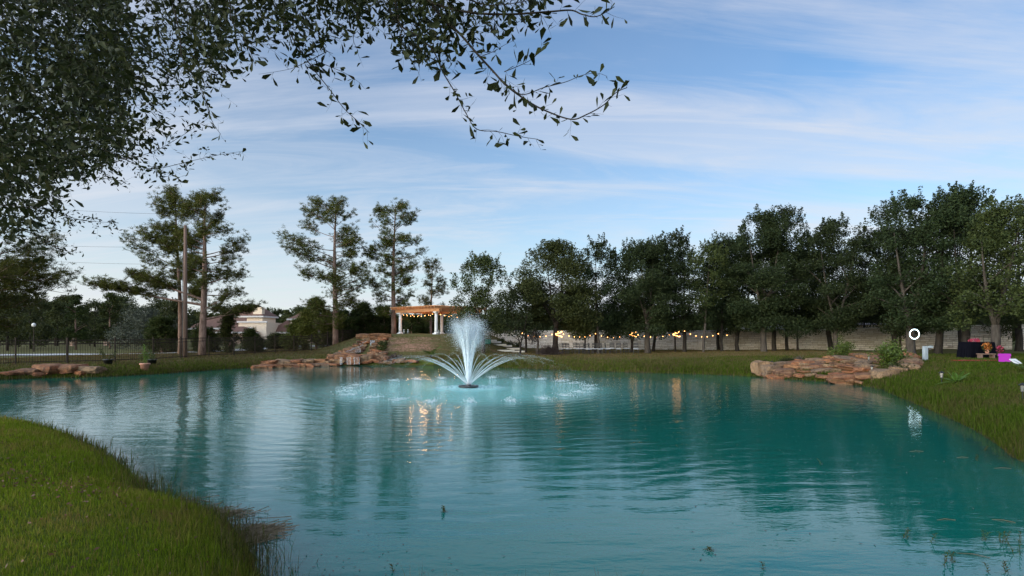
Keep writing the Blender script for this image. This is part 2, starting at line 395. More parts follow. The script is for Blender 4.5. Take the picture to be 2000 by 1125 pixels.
def blade_mat(name, cs, mixdry):
    m, t = mat(name); g = t.n('ShaderNodeNewGeometry'); p = g.outputs['Position']
    c, n1, n2, n3, f = grass_nodes(t, p)
    r = g.outputs['Random Per Island']
    c = t.mix(1, c, t.ramp(r, [(0, (.75, .8, .6)), (.5, (1.15, 1.25, 1.0)), (.85, (1.6, 1.7, 1.3))]), 'MULTIPLY')
    dryf = t.math('MULTIPLY', t.ramp(r, [(.0, 0.0), (1 - mixdry, 0.0), (1 - mixdry + .02, 1.0)]), 1.0)
    patch = t.ramp(f, [(.47, 0.0), (.57, 1.0)])
    dd = t.math('MAXIMUM', t.math('MULTIPLY', dryf, .9), t.math('MULTIPLY', patch, t.math('GREATER_THAN', r, .45)))
    c = t.mix(dd, c, (.20, .145, .062))
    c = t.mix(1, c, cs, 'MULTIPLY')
    pr = t.n('ShaderNodeBsdfPrincipled', {'Base Color': c, 'Roughness': .7, 'Specular IOR Level': .1})
    tr = t.n('ShaderNodeBsdfTranslucent', {'Color': c})
    return fin(m, t, t.n('ShaderNodeMixShader', {0: .3, 1: pr.outputs[0], 2: tr.outputs[0]}).outputs[0])
M['blade'] = blade_mat('grass_blade', (1.35, 1.30, .85), .12)  # near lawn tint raised to make up for the canopy's shade
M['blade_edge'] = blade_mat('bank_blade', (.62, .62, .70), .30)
M['blade_dry'] = blade_mat('dry_blade', (.75, .66, .8), .75)
M['blade_right'] = blade_mat('shade_tint_blade', (.44, .52, .40), .08)  # same grass, with the darker right bank's shade put into its tint

FX, FY = W0(915, 757)          # the fountain on the pond
def water_mat():
    m, t = mat('pond_water'); p = pos(t)
    rel = t.vmath('SUBTRACT', p, (FX, FY, 0))
    dist = t.n('ShaderNodeVectorMath', {0: rel}, operation='LENGTH').outputs['Value']
    # ripples : wind chop, long soft swell and the rings running out from the fountain
    sw = t.n('ShaderNodeMapping', {'Vector': p, 'Rotation': (0, 0, R(8)), 'Scale': (.45, 1.5, 1)}).outputs[0]
    chop = t.noise(sw, 2.6, 4, .55, .3)
    chop2 = t.noise(t.n('ShaderNodeMapping', {'Vector': p, 'Rotation': (0, 0, R(-14)), 'Scale': (.7, 1.6, 1)}).outputs[0], 8.5, 3, .5, .2)
    soft = t.noise(sw, .8, 3, .5, .2)
    dw = t.math('ADD', dist, t.math('MULTIPLY', t.noise(p, .35, 3), 2.2))
    ring = t.math('SINE', t.math('MULTIPLY', dw, 2 * math.pi / .62))
    calm = t.ramp(t.math('DIVIDE', dist, 32.0), [(.05, 1.0), (.45, .62), (.72, .20), (1.0, .12)])   # the ripples die out away from the fountain
    patch = t.ramp(t.noise(p, .11, 3, .5), [(.35, .55), (.65, 1.15)])
    lake = t.math('MULTIPLY', calm, patch)
    near_r = t.ramp(t.math('DIVIDE', dist, 10.0), [(.35, 1.0), (.75, .0)])
    h = t.math('ADD', t.math('MULTIPLY', chop, .015), t.math('MULTIPLY', chop2, .0052))
    h = t.math('ADD', h, t.math('MULTIPLY', ring, .0030))
    h = t.math('MULTIPLY', h, lake)
    h = t.math('ADD', h, t.math('MULTIPLY', soft, .007))
    fz = t.math('MULTIPLY', t.noise(p, 9, 4, .6), t.math('MULTIPLY', near_r, .03))
    h = t.math('ADD', h, fz)
    nrm = t.n('ShaderNodeBump', {'Height': h, 'Strength': 1.0, 'Distance': 1.0}).outputs[0]
    # dyed water; milky with air bubbles where the jets fall, plus painted sky reflection
    bub_sheen = t.ramp(t.math('DIVIDE', t.math('ADD', dist, t.math('MULTIPLY', t.noise(p, .5, 4), 2.0)), 12.0), [(.12, 1.0), (.48, .82), (.66, .26), (.95, 0.0)])
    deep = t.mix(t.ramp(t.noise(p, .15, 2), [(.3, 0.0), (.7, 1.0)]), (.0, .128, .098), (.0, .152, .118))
    c = t.mix(bub_sheen, deep, (.26, .76, .70))
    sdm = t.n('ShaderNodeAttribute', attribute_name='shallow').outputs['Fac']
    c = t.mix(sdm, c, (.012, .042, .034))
    return fin(m, t, t.n('ShaderNodeBsdfPrincipled', {'Base Color': c, 'Roughness': .035, 'IOR': 1.38, 'Specular IOR Level': .5, 'Coat Weight': .38, 'Coat IOR': 1.33, 'Coat Roughness': .03, 'Coat Normal': nrm, 'Normal': nrm}).outputs[0])
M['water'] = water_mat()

def spray_mat(name, col, noise_scale=0, edge=False):
    m, t = mat(name)
    d = t.n('ShaderNodeAttribute', attribute_name='dens').outputs['Fac']
    if noise_scale:
        n = t.noise(pos(t), noise_scale, 5, .7)
        d = t.math('MULTIPLY', d, t.ramp(n, [(.38, 0.0), (.62, 1.0)]))
    df = t.n('ShaderNodeBsdfDiffuse', {'Color': (*col, 1)}); tl = t.n('ShaderNodeBsdfTranslucent', {'Color': (*col, 1)})
    a = t.n('ShaderNodeMixShader', {0: .5, 1: df.outputs[0], 2: tl.outputs[0]})
    tr = t.n('ShaderNodeBsdfTransparent')
    return fin(m, t, t.n('ShaderNodeMixShader', {0: d, 1: tr.outputs[0], 2: a.outputs[0]}).outputs[0])
M['jet'] = spray_mat('jet_water', (.92, .95, .98))
M['foam'] = spray_mat('foam_water', (.82, .92, .95), 7)
def set_dens(o, vals):
    a = o.data.attributes.new('dens', 'FLOAT', 'POINT'); a.data.foreach_set('value', np.asarray(vals, dtype=np.float32)); return o
def plain_drop():
    m, t = mat('water_drop'); df = t.n('ShaderNodeBsdfPrincipled', {'Base Color': (.88, .92, .95, 1), 'Roughness': .2})
    tl = t.n('ShaderNodeBsdfTranslucent', {'Color': (.9, .94, .98, 1)})
    return fin(m, t, t.n('ShaderNodeMixShader', {0: .4, 1: df.outputs[0], 2: tl.outputs[0]}).outputs[0])
M['drop'] = plain_drop()

# ------------------------------------------------------------------ ground and water
def build_ground():
    def axis(lo, hi, step, far):
        a = list(np.arange(lo, hi + 1e-6, step)); s = step; x = hi; up = []
        while x < far: s *= 1.22; x += s; up.append(x)
        s = step; x = lo; dn = []
        while x > -far: s *= 1.22; x -= s; dn.append(x)
        return np.array(dn[::-1] + a + up)
    xs = axis(-36, 46, .26, 1800); ys = axis(-2, 70, .26, 1800)
    Xg, Yg = np.meshgrid(xs, ys); x = Xg.ravel(); y = Yg.ravel()
    sd = sdist(x, y); z = ground(x, y, sd)
    nx, ny = len(xs), len(ys); i = np.arange(nx * ny).reshape(ny, nx)
    F = np.stack([i[:-1, :-1], i[:-1, 1:], i[1:, 1:], i[1:, :-1]], -1).reshape(-1, 4)
    o = idx_mesh('ground', np.stack([x, y, z], 1), F, M['ground'], None, True)
    tag(o, kind='structure')
    mo = mound(x, y)
    front = smooth((58 - y) / 3) * smooth((x + 19) / 3)
    dirt = np.clip(1.15 * smooth((mo - .04) / .2) * smooth((1.06 - mo) / .3) * front * np.exp(-((x + 9.2 + (y - 50) * .35) / 4.0) ** 2) * (1.0 + .3 * wob(x, y, .8)), 0, 1.15)
    dirt = np.maximum(dirt, .42 * smooth((mo - .03) / .2) * front * smooth((1.06 - mo) / .3))
    farside = smooth((y - 27) / 6)
    dry = np.clip(farside * smooth((sd - 1.0) / 3) * .85 + .25 * smooth((y - 60) / 20), 0, .95)
    dry *= 1 - .75 * smooth((x - 13) / 5) * smooth((44 - y) / 8)
    # worn strip along the top of the far bank
    track = np.exp(-((sd - 8.2) / .9) ** 2) * farside * (x > -2) * 1.0
    dirt = np.clip(np.maximum(dirt, .9 * track), 0, 1.15)
    left = np.exp(-((sd - 3.4) / .7) ** 2) * (x < -14) * (y > 26)
    dirt = np.maximum(dirt, .75 * left)
    mud = np.clip(smooth((.28 - sd) / .3), 0, 1) * .85
    with np.errstate(all='ignore'):
        ppx = 1000 + FPX * x / np.maximum(y, .5); ppy = HORZ - (z - HC) * FPX / np.maximum(y, .5)
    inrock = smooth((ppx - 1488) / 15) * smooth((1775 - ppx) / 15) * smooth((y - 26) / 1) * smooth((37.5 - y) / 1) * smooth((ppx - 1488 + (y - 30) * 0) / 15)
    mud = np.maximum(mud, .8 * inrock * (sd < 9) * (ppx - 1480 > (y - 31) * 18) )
    for nm, v in (('dry', dry), ('dirt', dirt), ('mud', mud)):
        a = o.data.attributes.new(nm, 'FLOAT', 'POINT'); a.data.foreach_set('value', v.astype(np.float32))
build_ground()
def build_water():
    xs = np.arange(-36, 36, .5); ys = np.arange(3, 49, .5)
    Xg, Yg = np.meshgrid(xs, ys); x = Xg.ravel(); y = Yg.ravel(); sd = sdist(x, y)
    nx, ny = len(xs), len(ys); i = np.arange(nx * ny).reshape(ny, nx)
    F = np.stack([i[:-1, :-1], i[:-1, 1:], i[1:, 1:], i[1:, :-1]], -1).reshape(-1, 4)
    F = F[(sd[F] < 1.5).any(axis=1)]
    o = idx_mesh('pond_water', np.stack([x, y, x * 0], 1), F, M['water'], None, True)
    tag(o, kind='structure')
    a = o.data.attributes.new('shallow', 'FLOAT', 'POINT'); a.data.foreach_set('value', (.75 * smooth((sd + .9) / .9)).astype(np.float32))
build_water()
# road beyond the fence
def strip(name, pts, width, m, lift, th=None):
    P = catmull(pts, 8, False); vs = []; fs = []
    for i, p in enumerate(P):
        d = P[min(i + 1, len(P) - 1)] - P[max(i - 1, 0)]; d /= np.linalg.norm(d); nn = np.array((-d[1], d[0]))
        for s in (-1, -.33, .33, 1):
            q = p + nn * s * width / 2; vs.append((q[0], q[1], gz(q[0], q[1]) + lift))
    for i in range(len(P) - 1):
        for k in range(3): fs.append((i * 4 + k, i * 4 + k + 1, (i + 1) * 4 + k + 1, (i + 1) * 4 + k))
    o = idx_mesh(name, vs, fs, m); tag(o, kind='structure'); return o
strip('road', [(-120, 44), (-70, 45), (-45, 47), (-32, 50), (-28, 58), (-30, 75), (-20, 92)], 3.6, M['concrete'], .05)

# ------------------------------------------------------------------ grass blades
def blades(name, x, y, z, ln, wd, m, seed, lean=.45):
    g = nr(seed); n = len(x)
    az = g.uniform(0, 2 * np.pi, n); tl = np.abs(g.normal(0, lean, n)); ca, sa = np.cos(az), np.sin(az)
    f = g.uniform(0, 2 * np.pi, n); wx, wy = np.cos(f) * wd / 2, np.sin(f) * wd / 2
    b = np.stack([x, y, z - .01], 1); w = np.stack([wx, wy, wx * 0], 1)
    s1 = np.sin(tl * .5); c1 = np.cos(tl * .5); s2 = np.sin(tl * 1.3); c2 = np.cos(tl * 1.3)
    mid = b + np.stack([ca * s1, sa * s1, c1], 1) * (ln * .55)[:, None]
    tip = mid + np.stack([ca * s2, sa * s2, c2], 1) * (ln * .45)[:, None]
    V = np.stack([b - w, b + w, mid + w * .8, mid - w * .8, tip], 1).reshape(-1, 3)
    i = np.arange(n)[:, None] * 5
    me = bpy.data.meshes.new(name)
    me.vertices.add(n * 5); me.vertices.foreach_set('co', V.astype(np.float32).reshape(-1))
    L = np.concatenate([i + np.array([[0, 1, 2, 3]]), i + np.array([[3, 2, 4]])], 1).reshape(-1)
    me.loops.add(n * 7); me.loops.foreach_set('vertex_index', L.astype(np.int32))
    st = (np.arange(n)[:, None] * 7 + np.array([[0, 4]])).reshape(-1)
    me.polygons.add(n * 2); me.polygons.foreach_set('loop_start', st.astype(np.int32)); me.update(calc_edges=True)
    me.materials.append(m)
    return tag(link(bpy.data.objects.new(name, me)), kind='stuff')
def scatter(seed, n, x0, x1, y0, y1, keep):
    g = nr(seed); x = g.uniform(x0, x1, n); y = g.uniform(y0, y1, n)
    k = (np.abs(x) < y * .96 + 1.5) & (y > 2.5); x, y = x[k], y[k]
    sd = sdist(x, y); p = keep(x, y, sd); k = g.random(len(x)) < p; x, y, sd = x[k], y[k], sd[k]
    return x, y, sd, ground(x, y, sd), g
# lawn on the near bank
x, y, sd, z, g = scatter(11, 900000, -16, 3, 2.6, 17.5, lambda x, y, sd: (sd > .0) * (sd < 14) * np.clip(5.5 / np.hypot(x, y), 0, 1) ** 1.2)
tall = smooth((1.6 - sd) / 1.5) ; cl = np.clip(.75 + .6 * wob(x, y, 1.7, 2), .3, 1.4); far = np.clip(np.hypot(x, y) / 7, .8, 2)
ln = (.045 + .035 * g.random(len(x)) + tall * .13 * g.random(len(x)) * cl) * (.7 + .3 * far)
blades('lawn_grass', x, y, z, ln, (.0045 + .003 * g.random(len(x))) * far, M['blade'], 12)['label'] = 'short green lawn grass on the near bank'
bpy.data.objects['lawn_grass']['category'] = 'grass'
# tall straggly growth at its edge
x, y, sd, z, g = scatter(13, 600000, -16, 3, 4.0, 17.5, lambda x, y, sd: np.exp(-((sd - .08) / .28) ** 2) * (wob(x, y, 1.1, 5) > -.45) * .55 * np.clip(7 / np.hypot(x, y), 0, 1))
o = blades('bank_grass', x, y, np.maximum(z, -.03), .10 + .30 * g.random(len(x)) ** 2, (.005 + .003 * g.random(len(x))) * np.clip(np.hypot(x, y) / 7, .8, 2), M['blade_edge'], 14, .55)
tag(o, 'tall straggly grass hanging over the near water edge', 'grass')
# right bank
x, y, sd, z, g = scatter(15, 1000000, 8, 34, 8, 38, lambda x, y, sd: (sd > 0) * np.clip(11 / np.hypot(x, y), 0, 1) ** 1.7 * (x < 12 + sd * 4 + y * .4))
tall = smooth((1.5 - sd) / 1.4); far = np.clip(np.hypot(x, y) / 9, 1, 3.2)
ln = (.05 + .05 * g.random(len(x)) + tall * .16 * g.random(len(x))) * (.75 + .25 * far)
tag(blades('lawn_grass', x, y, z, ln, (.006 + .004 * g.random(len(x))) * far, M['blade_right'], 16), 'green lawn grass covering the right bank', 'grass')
# edge of the far bank
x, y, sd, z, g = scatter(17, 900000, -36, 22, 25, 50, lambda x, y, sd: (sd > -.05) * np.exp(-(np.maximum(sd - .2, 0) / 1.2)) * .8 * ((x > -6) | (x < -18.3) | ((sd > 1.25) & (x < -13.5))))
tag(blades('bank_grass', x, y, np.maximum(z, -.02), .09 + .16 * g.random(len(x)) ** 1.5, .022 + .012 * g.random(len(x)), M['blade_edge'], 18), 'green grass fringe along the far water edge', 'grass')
x, y, sd, z, g = scatter(19, 420000, -36, 26, 28, 62, lambda x, y, sd: (sd > 1.2) * (mound(x, y) < .9) * .55)
tag(blades('dry_grass', x, y, z, .05 + .08 * g.random(len(x)), .02 + .015 * g.random(len(x)), M['blade_dry'], 20, .7), 'thin dry grass on the upper far bank', 'grass')

# ------------------------------------------------------------------ leaves, crowns and trees
def unit(g, n):
    v = g.normal(size=(n, 3)); return v / np.linalg.norm(v, axis=1)[:, None]
def diamonds(c, a, b, g, flat=0.0):
    """small leaf faces: centre c, half length a, half width b"""
    n = len(c); u = unit(g, n); w = unit(g, n)
    u[:, 2] *= 1 - flat; w[:, 2] *= 1 - flat
    u /= np.linalg.norm(u, axis=1)[:, None]
    v = np.cross(u, w); v /= np.linalg.norm(v, axis=1)[:, None] + 1e-9
    a = np.broadcast_to(a, (n,))[:, None]; b = np.broadcast_to(b, (n,))[:, None]
    return np.stack([c - u * a, c + v * b, c + u * a * 1.0, c - v * b], 1)
def bez(p0, p1, p2, n=6):
    return [p0 * (1 - t) ** 2 + p1 * 2 * t * (1 - t) + p2 * t * t for t in [i / n for i in range(n + 1)]]
BARK = {'dark': 'oak_bark', 'pale': 'pale_bark', 'pine': 'pine_bark'}

def oak(px, Y, H, cr, cb, tr, label, seed, fork=0.0, lean=(0, 0), barkk='dark', leafm='oak_leaf', dens=1.0, sprigs=34, forkz=1.7, shift=0.0, group='live oaks standing along the far bank', stems=2, name='oak_tree'):
    """px,Y foot; H height; cr crown radius; cb crown base height; tr trunk radius"""
    g = nr(seed); rr = random.Random(seed)
    p = foot(px, Y); root = empty(name, p, 0, label, 'tree', group)
    tb = MB(); ends = []
    top = Vector((lean[0], lean[1], 0))
    def wig(a): return Vector((rr.uniform(-a, a), rr.uniform(-a, a), 0))
    z1 = forkz + rr.uniform(-.2, .2)
    base = Vector((0, 0, -.15)); f0 = Vector((lean[0] * .25, lean[1] * .25, z1)) + wig(.05)
    tb.tube([base, base + Vector((0, 0, .3)), base + (f0 - base) * .5 + wig(.06), f0], [tr * 1.35, tr * 1.08, tr * .95, tr * .92], 8)
    ns = stems if fork > 0 else 1
    for s in range(ns):
        a = rr.uniform(0, .6) + s * 2 * math.pi / max(ns, 1)
        off = Vector((math.cos(a), .5 * math.sin(a), 0)) * fork
        e = top + off * 1.6 + Vector((0, 0, H * (.86 if s == 0 else .74)))
        mid = f0 + off * .9 + Vector((0, 0, (e.z - f0.z) * .35)) + wig(.15)
        path = bez(f0 - Vector((0, 0, .05)), mid, e, 9)
        r0 = tr * (.85 if ns == 1 else .66)
        tb.tube(path, [r0 * (1 - .88 * i / 9) for i in range(10)], 7)
        for k in range(9 if ns == 1 else 6):
            t = .12 + .75 * k / 8.0; q = path[min(9, int(t * 9))]; az = rr.uniform(0, 6.28)
            L = cr * rr.uniform(.6, .98) * (1 - .35 * t)
            en = q + Vector((math.cos(az) * L, math.sin(az) * L, L * rr.uniform(.25, .9)))
            mi = q + (en - q) * .5 + Vector((0, 0, L * .14)) + wig(.2)
            tb.tube(bez(q, mi, en, 5), [tr * .34 * (1 - .8 * j / 5) * (1 - .4 * t) for j in range(6)], 5, False); ends.append(en)
    tb.build('trunk', M[BARK[barkk]], root, True)
    # crown: clumps of small leaves through an uneven egg, with loose shoots standing out at the top
    nc = int(46 * dens ** .5) + 6; cs = []; cx = Vector((lean[0] + shift, lean[1], 0))
    for i in range(nc):
        h = g.random() ** 1.05; zz = cb + (H - cb) * (h * .93)
        prof = (math.sin(math.pi * min(1, (h * .70 + .27))) ** .8)
        az = g.uniform(0, 6.283); rad = cr * prof * (g.random() ** .42) * .88
        cs.append((cx.x * (.3 + .7 * h) + math.cos(az) * rad, cx.y * (.3 + .7 * h) + math.sin(az) * rad, zz, g.uniform(.55, 1.15) * (1.1 - .4 * h) * cr / 3.2))
    for e in ends: cs.append((e.x, e.y, e.z, g.uniform(.5, .85) * cr / 3.2))
    cs = np.array(cs); per = int(21000 * dens * (cr / 3.2) ** 2 * (H / 9) / len(cs)); L = []
    for (x0, y0, z0, r0) in cs:
        k = int(per * (r0 / .8) ** 1.6) + 20
        q = unit(g, k) * (r0 * (g.random(k) ** .45)[:, None]) * np.array([1.15, 1.15, .75]); L.append(q + (x0, y0, z0))
    for i in range(int(sprigs * 1.5)):
        az = g.uniform(0, 6.283); rad = cr * .80 * math.sqrt(g.random()); ln = g.uniform(.35, 1.15)
        zb = cb + (H - cb) * (.97 - .34 * (rad / (cr * .80)) ** 2) - .45
        t = g.random(int(24 + 34 * ln)); n = len(t)
        dx, dy = g.normal(0, .18, 2) + np.array((math.cos(az), math.sin(az))) * .22
        L.append(np.stack([cx.x + math.cos(az) * rad + t * ln * dx, cx.y + math.sin(az) * rad + t * ln * dy, zb + t * ln], 1) + g.normal(0, .15, (n, 3)) * (1.25 - t[:, None]))
    c = np.concatenate(L); s = g.uniform(.045, .10, len(c))
    poly_mesh('crown', diamonds(c, s, s * .55, g, .25), M[leafm], root)
    return root

def tufts(c, g, n=16, ln=.24, wd=.028):
    """pine needles: thin triangles radiating from each twig end"""
    k = len(c); c = np.repeat(c, n, 0); d = unit(g, len(c)); d[:, 2] = np.abs(d[:, 2]) * .9 - .15; d /= np.linalg.norm(d, axis=1)[:, None]
    w = np.cross(d, unit(g, len(c))); w /= np.linalg.norm(w, axis=1)[:, None]
    l = g.uniform(.6, 1.1, len(c))[:, None] * ln; a = c + g.normal(0, .05, (len(c), 3))
    return np.stack([a - w * wd / 2, a + w * wd / 2, a + d * l + w * wd * .3, a + d * l - w * wd * .3], 1)
def pine(px, Y, H, tr, prof, label, seed, nb=46, leafm='pine', lean=(0, 0), ntw=7, tuft=1.0, group='tall pines beyond the pond', z0=0.0, barkk='pine', tn=16, name='pine_tree', big=()):
    """prof: list of (height fraction, reach to the left, reach to the right)"""
    g = nr(seed); rr = random.Random(seed); p = foot(px, Y); root = empty(name, p, 0, label, 'tree', group)
    tb = MB(); n = 12; path = []
    for i in range(n + 1):
        t = i / n; path.append(Vector((lean[0] * t ** 1.5 + .16 * math.sin(t * 5 + seed) * t, lean[1] * t, -.2 + (H * .97 + .2) * t)))
    tb.tube(path, [tr * (1.12 if i == 0 else 1) * (1 - .86 * (i / n) ** 1.25) for i in range(n + 1)], 9)
    C_ = []; hs = [q[0] for q in prof]
    for i in range(nb):
        h = hs[0] + (hs[-1] - hs[0]) * ((i + rr.random()) / nb) ** .9
        l = np.interp(h, hs, [q[1] for q in prof]); r = np.interp(h, hs, [q[2] for q in prof])
        az = rr.uniform(0, 6.283); s = math.cos(az); L = (r if s > 0 else l) * abs(s) + (l + r) / 2 * .8 * (1 - abs(s)); L *= rr.uniform(.62, 1.05)
        j = h * n; k = min(n - 1, int(j)); q = path[k].lerp(path[k + 1], j - k)
        rise = L * rr.uniform(.02, .38) + (h > .8) * L * .5
        rise += L * rr.choice((0, .12, .3, -.12)); en = q + Vector((math.cos(az) * L, math.sin(az) * L, rise)); mi = q + (en - q) * .5 - Vector((0, 0, L * rr.uniform(-.05, .16)))
        bp = bez(q, mi, en, 7); br = tr * .26 * (1.15 - h * .7) * min(1, .4 + L / 5)
        tb.tube(bp, [br * (1 - .85 * m / 7) for m in range(8)], 5, False)
        for m in range(int(ntw * (.5 + L / 3.2)) + 2):
            t = .32 + .68 * rr.random() ** .8; jj = t * 7; kk = min(6, int(jj)); b0 = bp[kk].lerp(bp[kk + 1], jj - kk)
            tl = L * rr.uniform(.10, .28) + .22; ta = az + rr.choice((-1, 1)) * rr.uniform(.3, 1.2)
            e2 = b0 + Vector((math.cos(ta) * tl, math.sin(ta) * tl, tl * rr.uniform(-.35, 1.1)))
            tb.tube([b0, b0.lerp(e2, .5) + Vector((0, 0, -.03)), e2], [.022, .016, .008], 3, False)
            nt = int((4 + tl * 5.5) * tuft)
            tt = g.random(nt)[:, None] ** .6
            C_.append(np.array(b0)[None] * (1 - tt) + np.array(e2)[None] * tt + g.normal(0, .15 + tl * .10, (nt, 3)))
    for (h, az, L, rise) in big:       # long heavy limbs of their own
        j = h * n; k = min(n - 1, int(j)); q = path[k].lerp(path[k + 1], j - k); az = R(az)
        en = q + Vector((math.cos(az) * L, math.sin(az) * L, rise)); mi = q + (en - q) * .45 + Vector((0, 0, rise * .1 - L * .03))
        bp = bez(q, mi, en, 10); tb.tube(bp, [tr * .36 * (1 - .85 * m / 10) for m in range(11)], 6, False)
        for m in range(int(L * 7)):
            t = .38 + .62 * rr.random(); jj = t * 10; kk = min(9, int(jj)); b0 = bp[kk].lerp(bp[kk + 1], jj - kk)
            tl = rr.uniform(.5, 1.7) * (1.15 - t * .5); ta = az + rr.uniform(-1.5, 1.5)
            e2 = b0 + Vector((math.cos(ta) * tl, math.sin(ta) * tl, tl * rr.uniform(.1, .8)))
            tb.tube([b0, b0.lerp(e2, .5), e2], [.03, .02, .008], 3, False); nt = int((4 + tl * 6) * tuft); tt = g.random(nt)[:, None] ** .6
            C_.append(np.array(b0)[None] * (1 - tt) + np.array(e2)[None] * tt + g.normal(0, .16, (nt, 3)))
    tb.build('trunk', M[BARK[barkk]], root, True)
    c = np.concatenate(C_)
    poly_mesh('crown', tufts(c, g, tn), M[leafm], root)
    return root
def clump_tree(name, seed, H, cr, cb, n, leafm, size=.14, tr=.18, barkk='dark', prof=None):
    """a plain bushy tree for the distance, with its crown reaching low"""
    g = nr(seed); root = bpy.data.objects.new(name, None); C.objects.link(root)
    tb = MB(); tb.tube([(0, 0, -.2), (.05, 0, H * .4), (.1, .05, H * .9)], [tr, tr * .7, .03], 6)
    for k in range(7):
        a = g.uniform(0, 6.28); z = g.uniform(cb, H * .7); tb.tube([(0.04, 0, z), (math.cos(a) * cr * .6, math.sin(a) * cr * .6, z + cr * .4)], [tr * .4, .02], 4, False)
    tb.build('trunk', M[BARK[barkk]], root, True)
    L = []; nc = 38
    for i in range(nc):
        h = g.random(); a = g.uniform(0, 6.28); pr = prof(h) if prof else math.sin(math.pi * min(1, h * .82 + .16)) ** .7
        rad = cr * pr * g.random() ** .4; r0 = g.uniform(.5, 1.1) * cr * .32; k = n // nc
        L.append(unit(g, k) * (r0 * (g.random(k) ** .45)[:, None]) * np.array([1.1, 1.1, .8]) + (math.cos(a) * rad, math.sin(a) * rad, cb + (H - cb) * h * .95))
    c = np.concatenate(L); s = g.uniform(.5, 1.0, len(c)) * size
    poly_mesh('crown', diamonds(c, s, s * .5, g, .2), M[leafm], root)
    return root

def zt(py, Y): return HC - (py - HORZ) / FPX * Y     # world height of a photo row at a distance
# --- the oaks of the far bank, left to right
OG = 'live oaks standing along the far bank'
def oak_at(px, Y, ytop, half, ybase, tr, label, seed, **k):
    p = foot(px, Y); H = zt(ytop, Y) - p.z; cr = half / FPX * Y * (1.12 if px < 1420 else 1.24); cb = zt(ybase, Y) - p.z
    return oak(px, Y, H, cr, cb, tr, label, seed, **k)
oak_at(943, 49, 492, 62, 655, .17, 'feathery olive green tree rising behind the fountain spray, leftmost of the far bank row', 101, leafm='oak_leaf2', sprigs=46, dens=1.1, barkk='pale', fork=.5)
oak_at(1016, 46.5, 560, 44, 655, .085, 'small oak with thin forked trunk at the foot of the mound steps', 102, fork=.5, forkz=1.1, sprigs=14, dens=.9)
oak_at(1027, 50, 545, 42, 655, .10, 'small straight oak just right of the thin forked one', 103, leafm='oak_leaf', sprigs=14, dens=.8)
oak_at(1085, 48.5, 463, 78, 655, .24, 'broad oak with thick double trunk beside the dark ornamental bush', 104, leafm='oak_leaf2', fork=.5, forkz=2.0, dens=1.35, sprigs=50)
oak_at(1142, 57, 560, 34, 640, .08, 'little bushy oak close to the stone wall behind the chairs', 105, sprigs=8, dens=.8)
oak_at(1163, 50, 460, 46, 650, .17, 'narrow dark oak with loose open top standing behind the chairs', 106, dens=.75, sprigs=46, shift=.3)
oak_at(1171, 47.5, 520, 34, 650, .11, 'slender grey-barked oak leaning in front of the narrow dark one', 107, barkk='pale', lean=(-.5, 0), dens=.5, sprigs=18)
oak_at(1234, 50, 470, 60, 652, .13, 'oak with two thin dark stems at the right end of the chairs', 108, fork=.6, forkz=.9, dens=1.1, sprigs=44)
oak_at(1265, 48, 458, 70, 648, .25, 'stout pale-trunked oak just right of the chairs', 109, barkk='pale', fork=.4, forkz=2.4, dens=1.3, sprigs=50)
oak_at(1276, 53, 478, 48, 650, .14, 'oak with a curved dark trunk leaning right behind the stout pale one', 110, lean=(1.0, 0), dens=.9, sprigs=26)
oak_at(1319, 50, 448, 46, 640, .08, 'thin pole-like oak carrying the string lights', 111, dens=1.0, sprigs=50, leafm='oak_leaf')
oak_at(1337, 49, 480, 56, 645, .17, 'dark oak with straight trunk between the pole-like oak and the white-stemmed one', 112, dens=1.1, sprigs=30)
oak_at(1374, 47, 476, 40, 600, .10, 'slim whitish oak with a kinked bare stem', 113, barkk='pale', lean=(.5, 0), forkz=2.6, leafm='oak_leaf2', dens=.9, sprigs=34)
oak_at(1403, 55, 470, 50, 645, .16, 'brown-trunked oak set back towards the wall where the light string sags', 114, dens=1.0, sprigs=24)
oak_at(1410, 49, 455, 46, 645, .14, 'straight dark oak in front of the set-back brown one', 115, dens=.8, sprigs=34)
oak_at(1440, 50, 460, 62, 640, .19, 'oak whose dark trunk opens in a wide V at the end of the light string', 116, fork=1.3, forkz=1.3, dens=1.1, sprigs=30, stems=3)
oak_at(1492, 46.5, 405, 68, 640, .26, 'tall pale-trunked oak with a high Y fork left of the rock pile', 117, barkk='pale', fork=.9, forkz=2.5, dens=1.2, sprigs=60)
oak_at(1512, 49, 480, 46, 640, .20, 'oak with a thick black trunk right of the pale Y-forked one', 118, dens=1.0, sprigs=20)
oak_at(1537, 50, 396, 44, 630, .15, 'tall narrow oak with a spiky top left of the rock pile', 119, dens=1.0, sprigs=60)
oak_at(1558, 48, 470, 42, 640, .09, 'slim brown-stemmed oak in front of the wall left of the rock pile', 120, dens=.8, sprigs=20)
oak_at(1571, 54, 480, 44, 640, .09, 'slim oak near the wall behind the brown-stemmed one', 121, dens=.7, sprigs=14)
oak_at(1623, 48, 450, 54, 640, .21, 'oak with a bowed dark trunk leaning left behind the yellow-green shrub', 122, lean=(-1.1, 0), dens=1.1, sprigs=30)
oak_at(1634, 44.5, 422, 62, 640, .20, 'oak with a pale Y-forked trunk directly behind the yellow-green shrub', 123, barkk='pale', fork=1.0, forkz=2.3, dens=1.25, sprigs=46)
oak_at(1662, 53, 480, 44, 640, .09, 'thin-stemmed oak against the wall behind the rock pile, left one', 124, dens=.7, sprigs=14)
oak_at(1689, 52, 470, 46, 640, .10, 'thin-stemmed oak against the wall behind the rock pile, with a side branch', 125, dens=.7, sprigs=20, fork=.3, forkz=2.2)
oak_at(1747, 44, 382, 66, 640, .21, 'tall dark oak with spreading V-shaped limbs left of the ring light', 126, fork=1.2, forkz=1.4, dens=1.25, sprigs=60, stems=3)
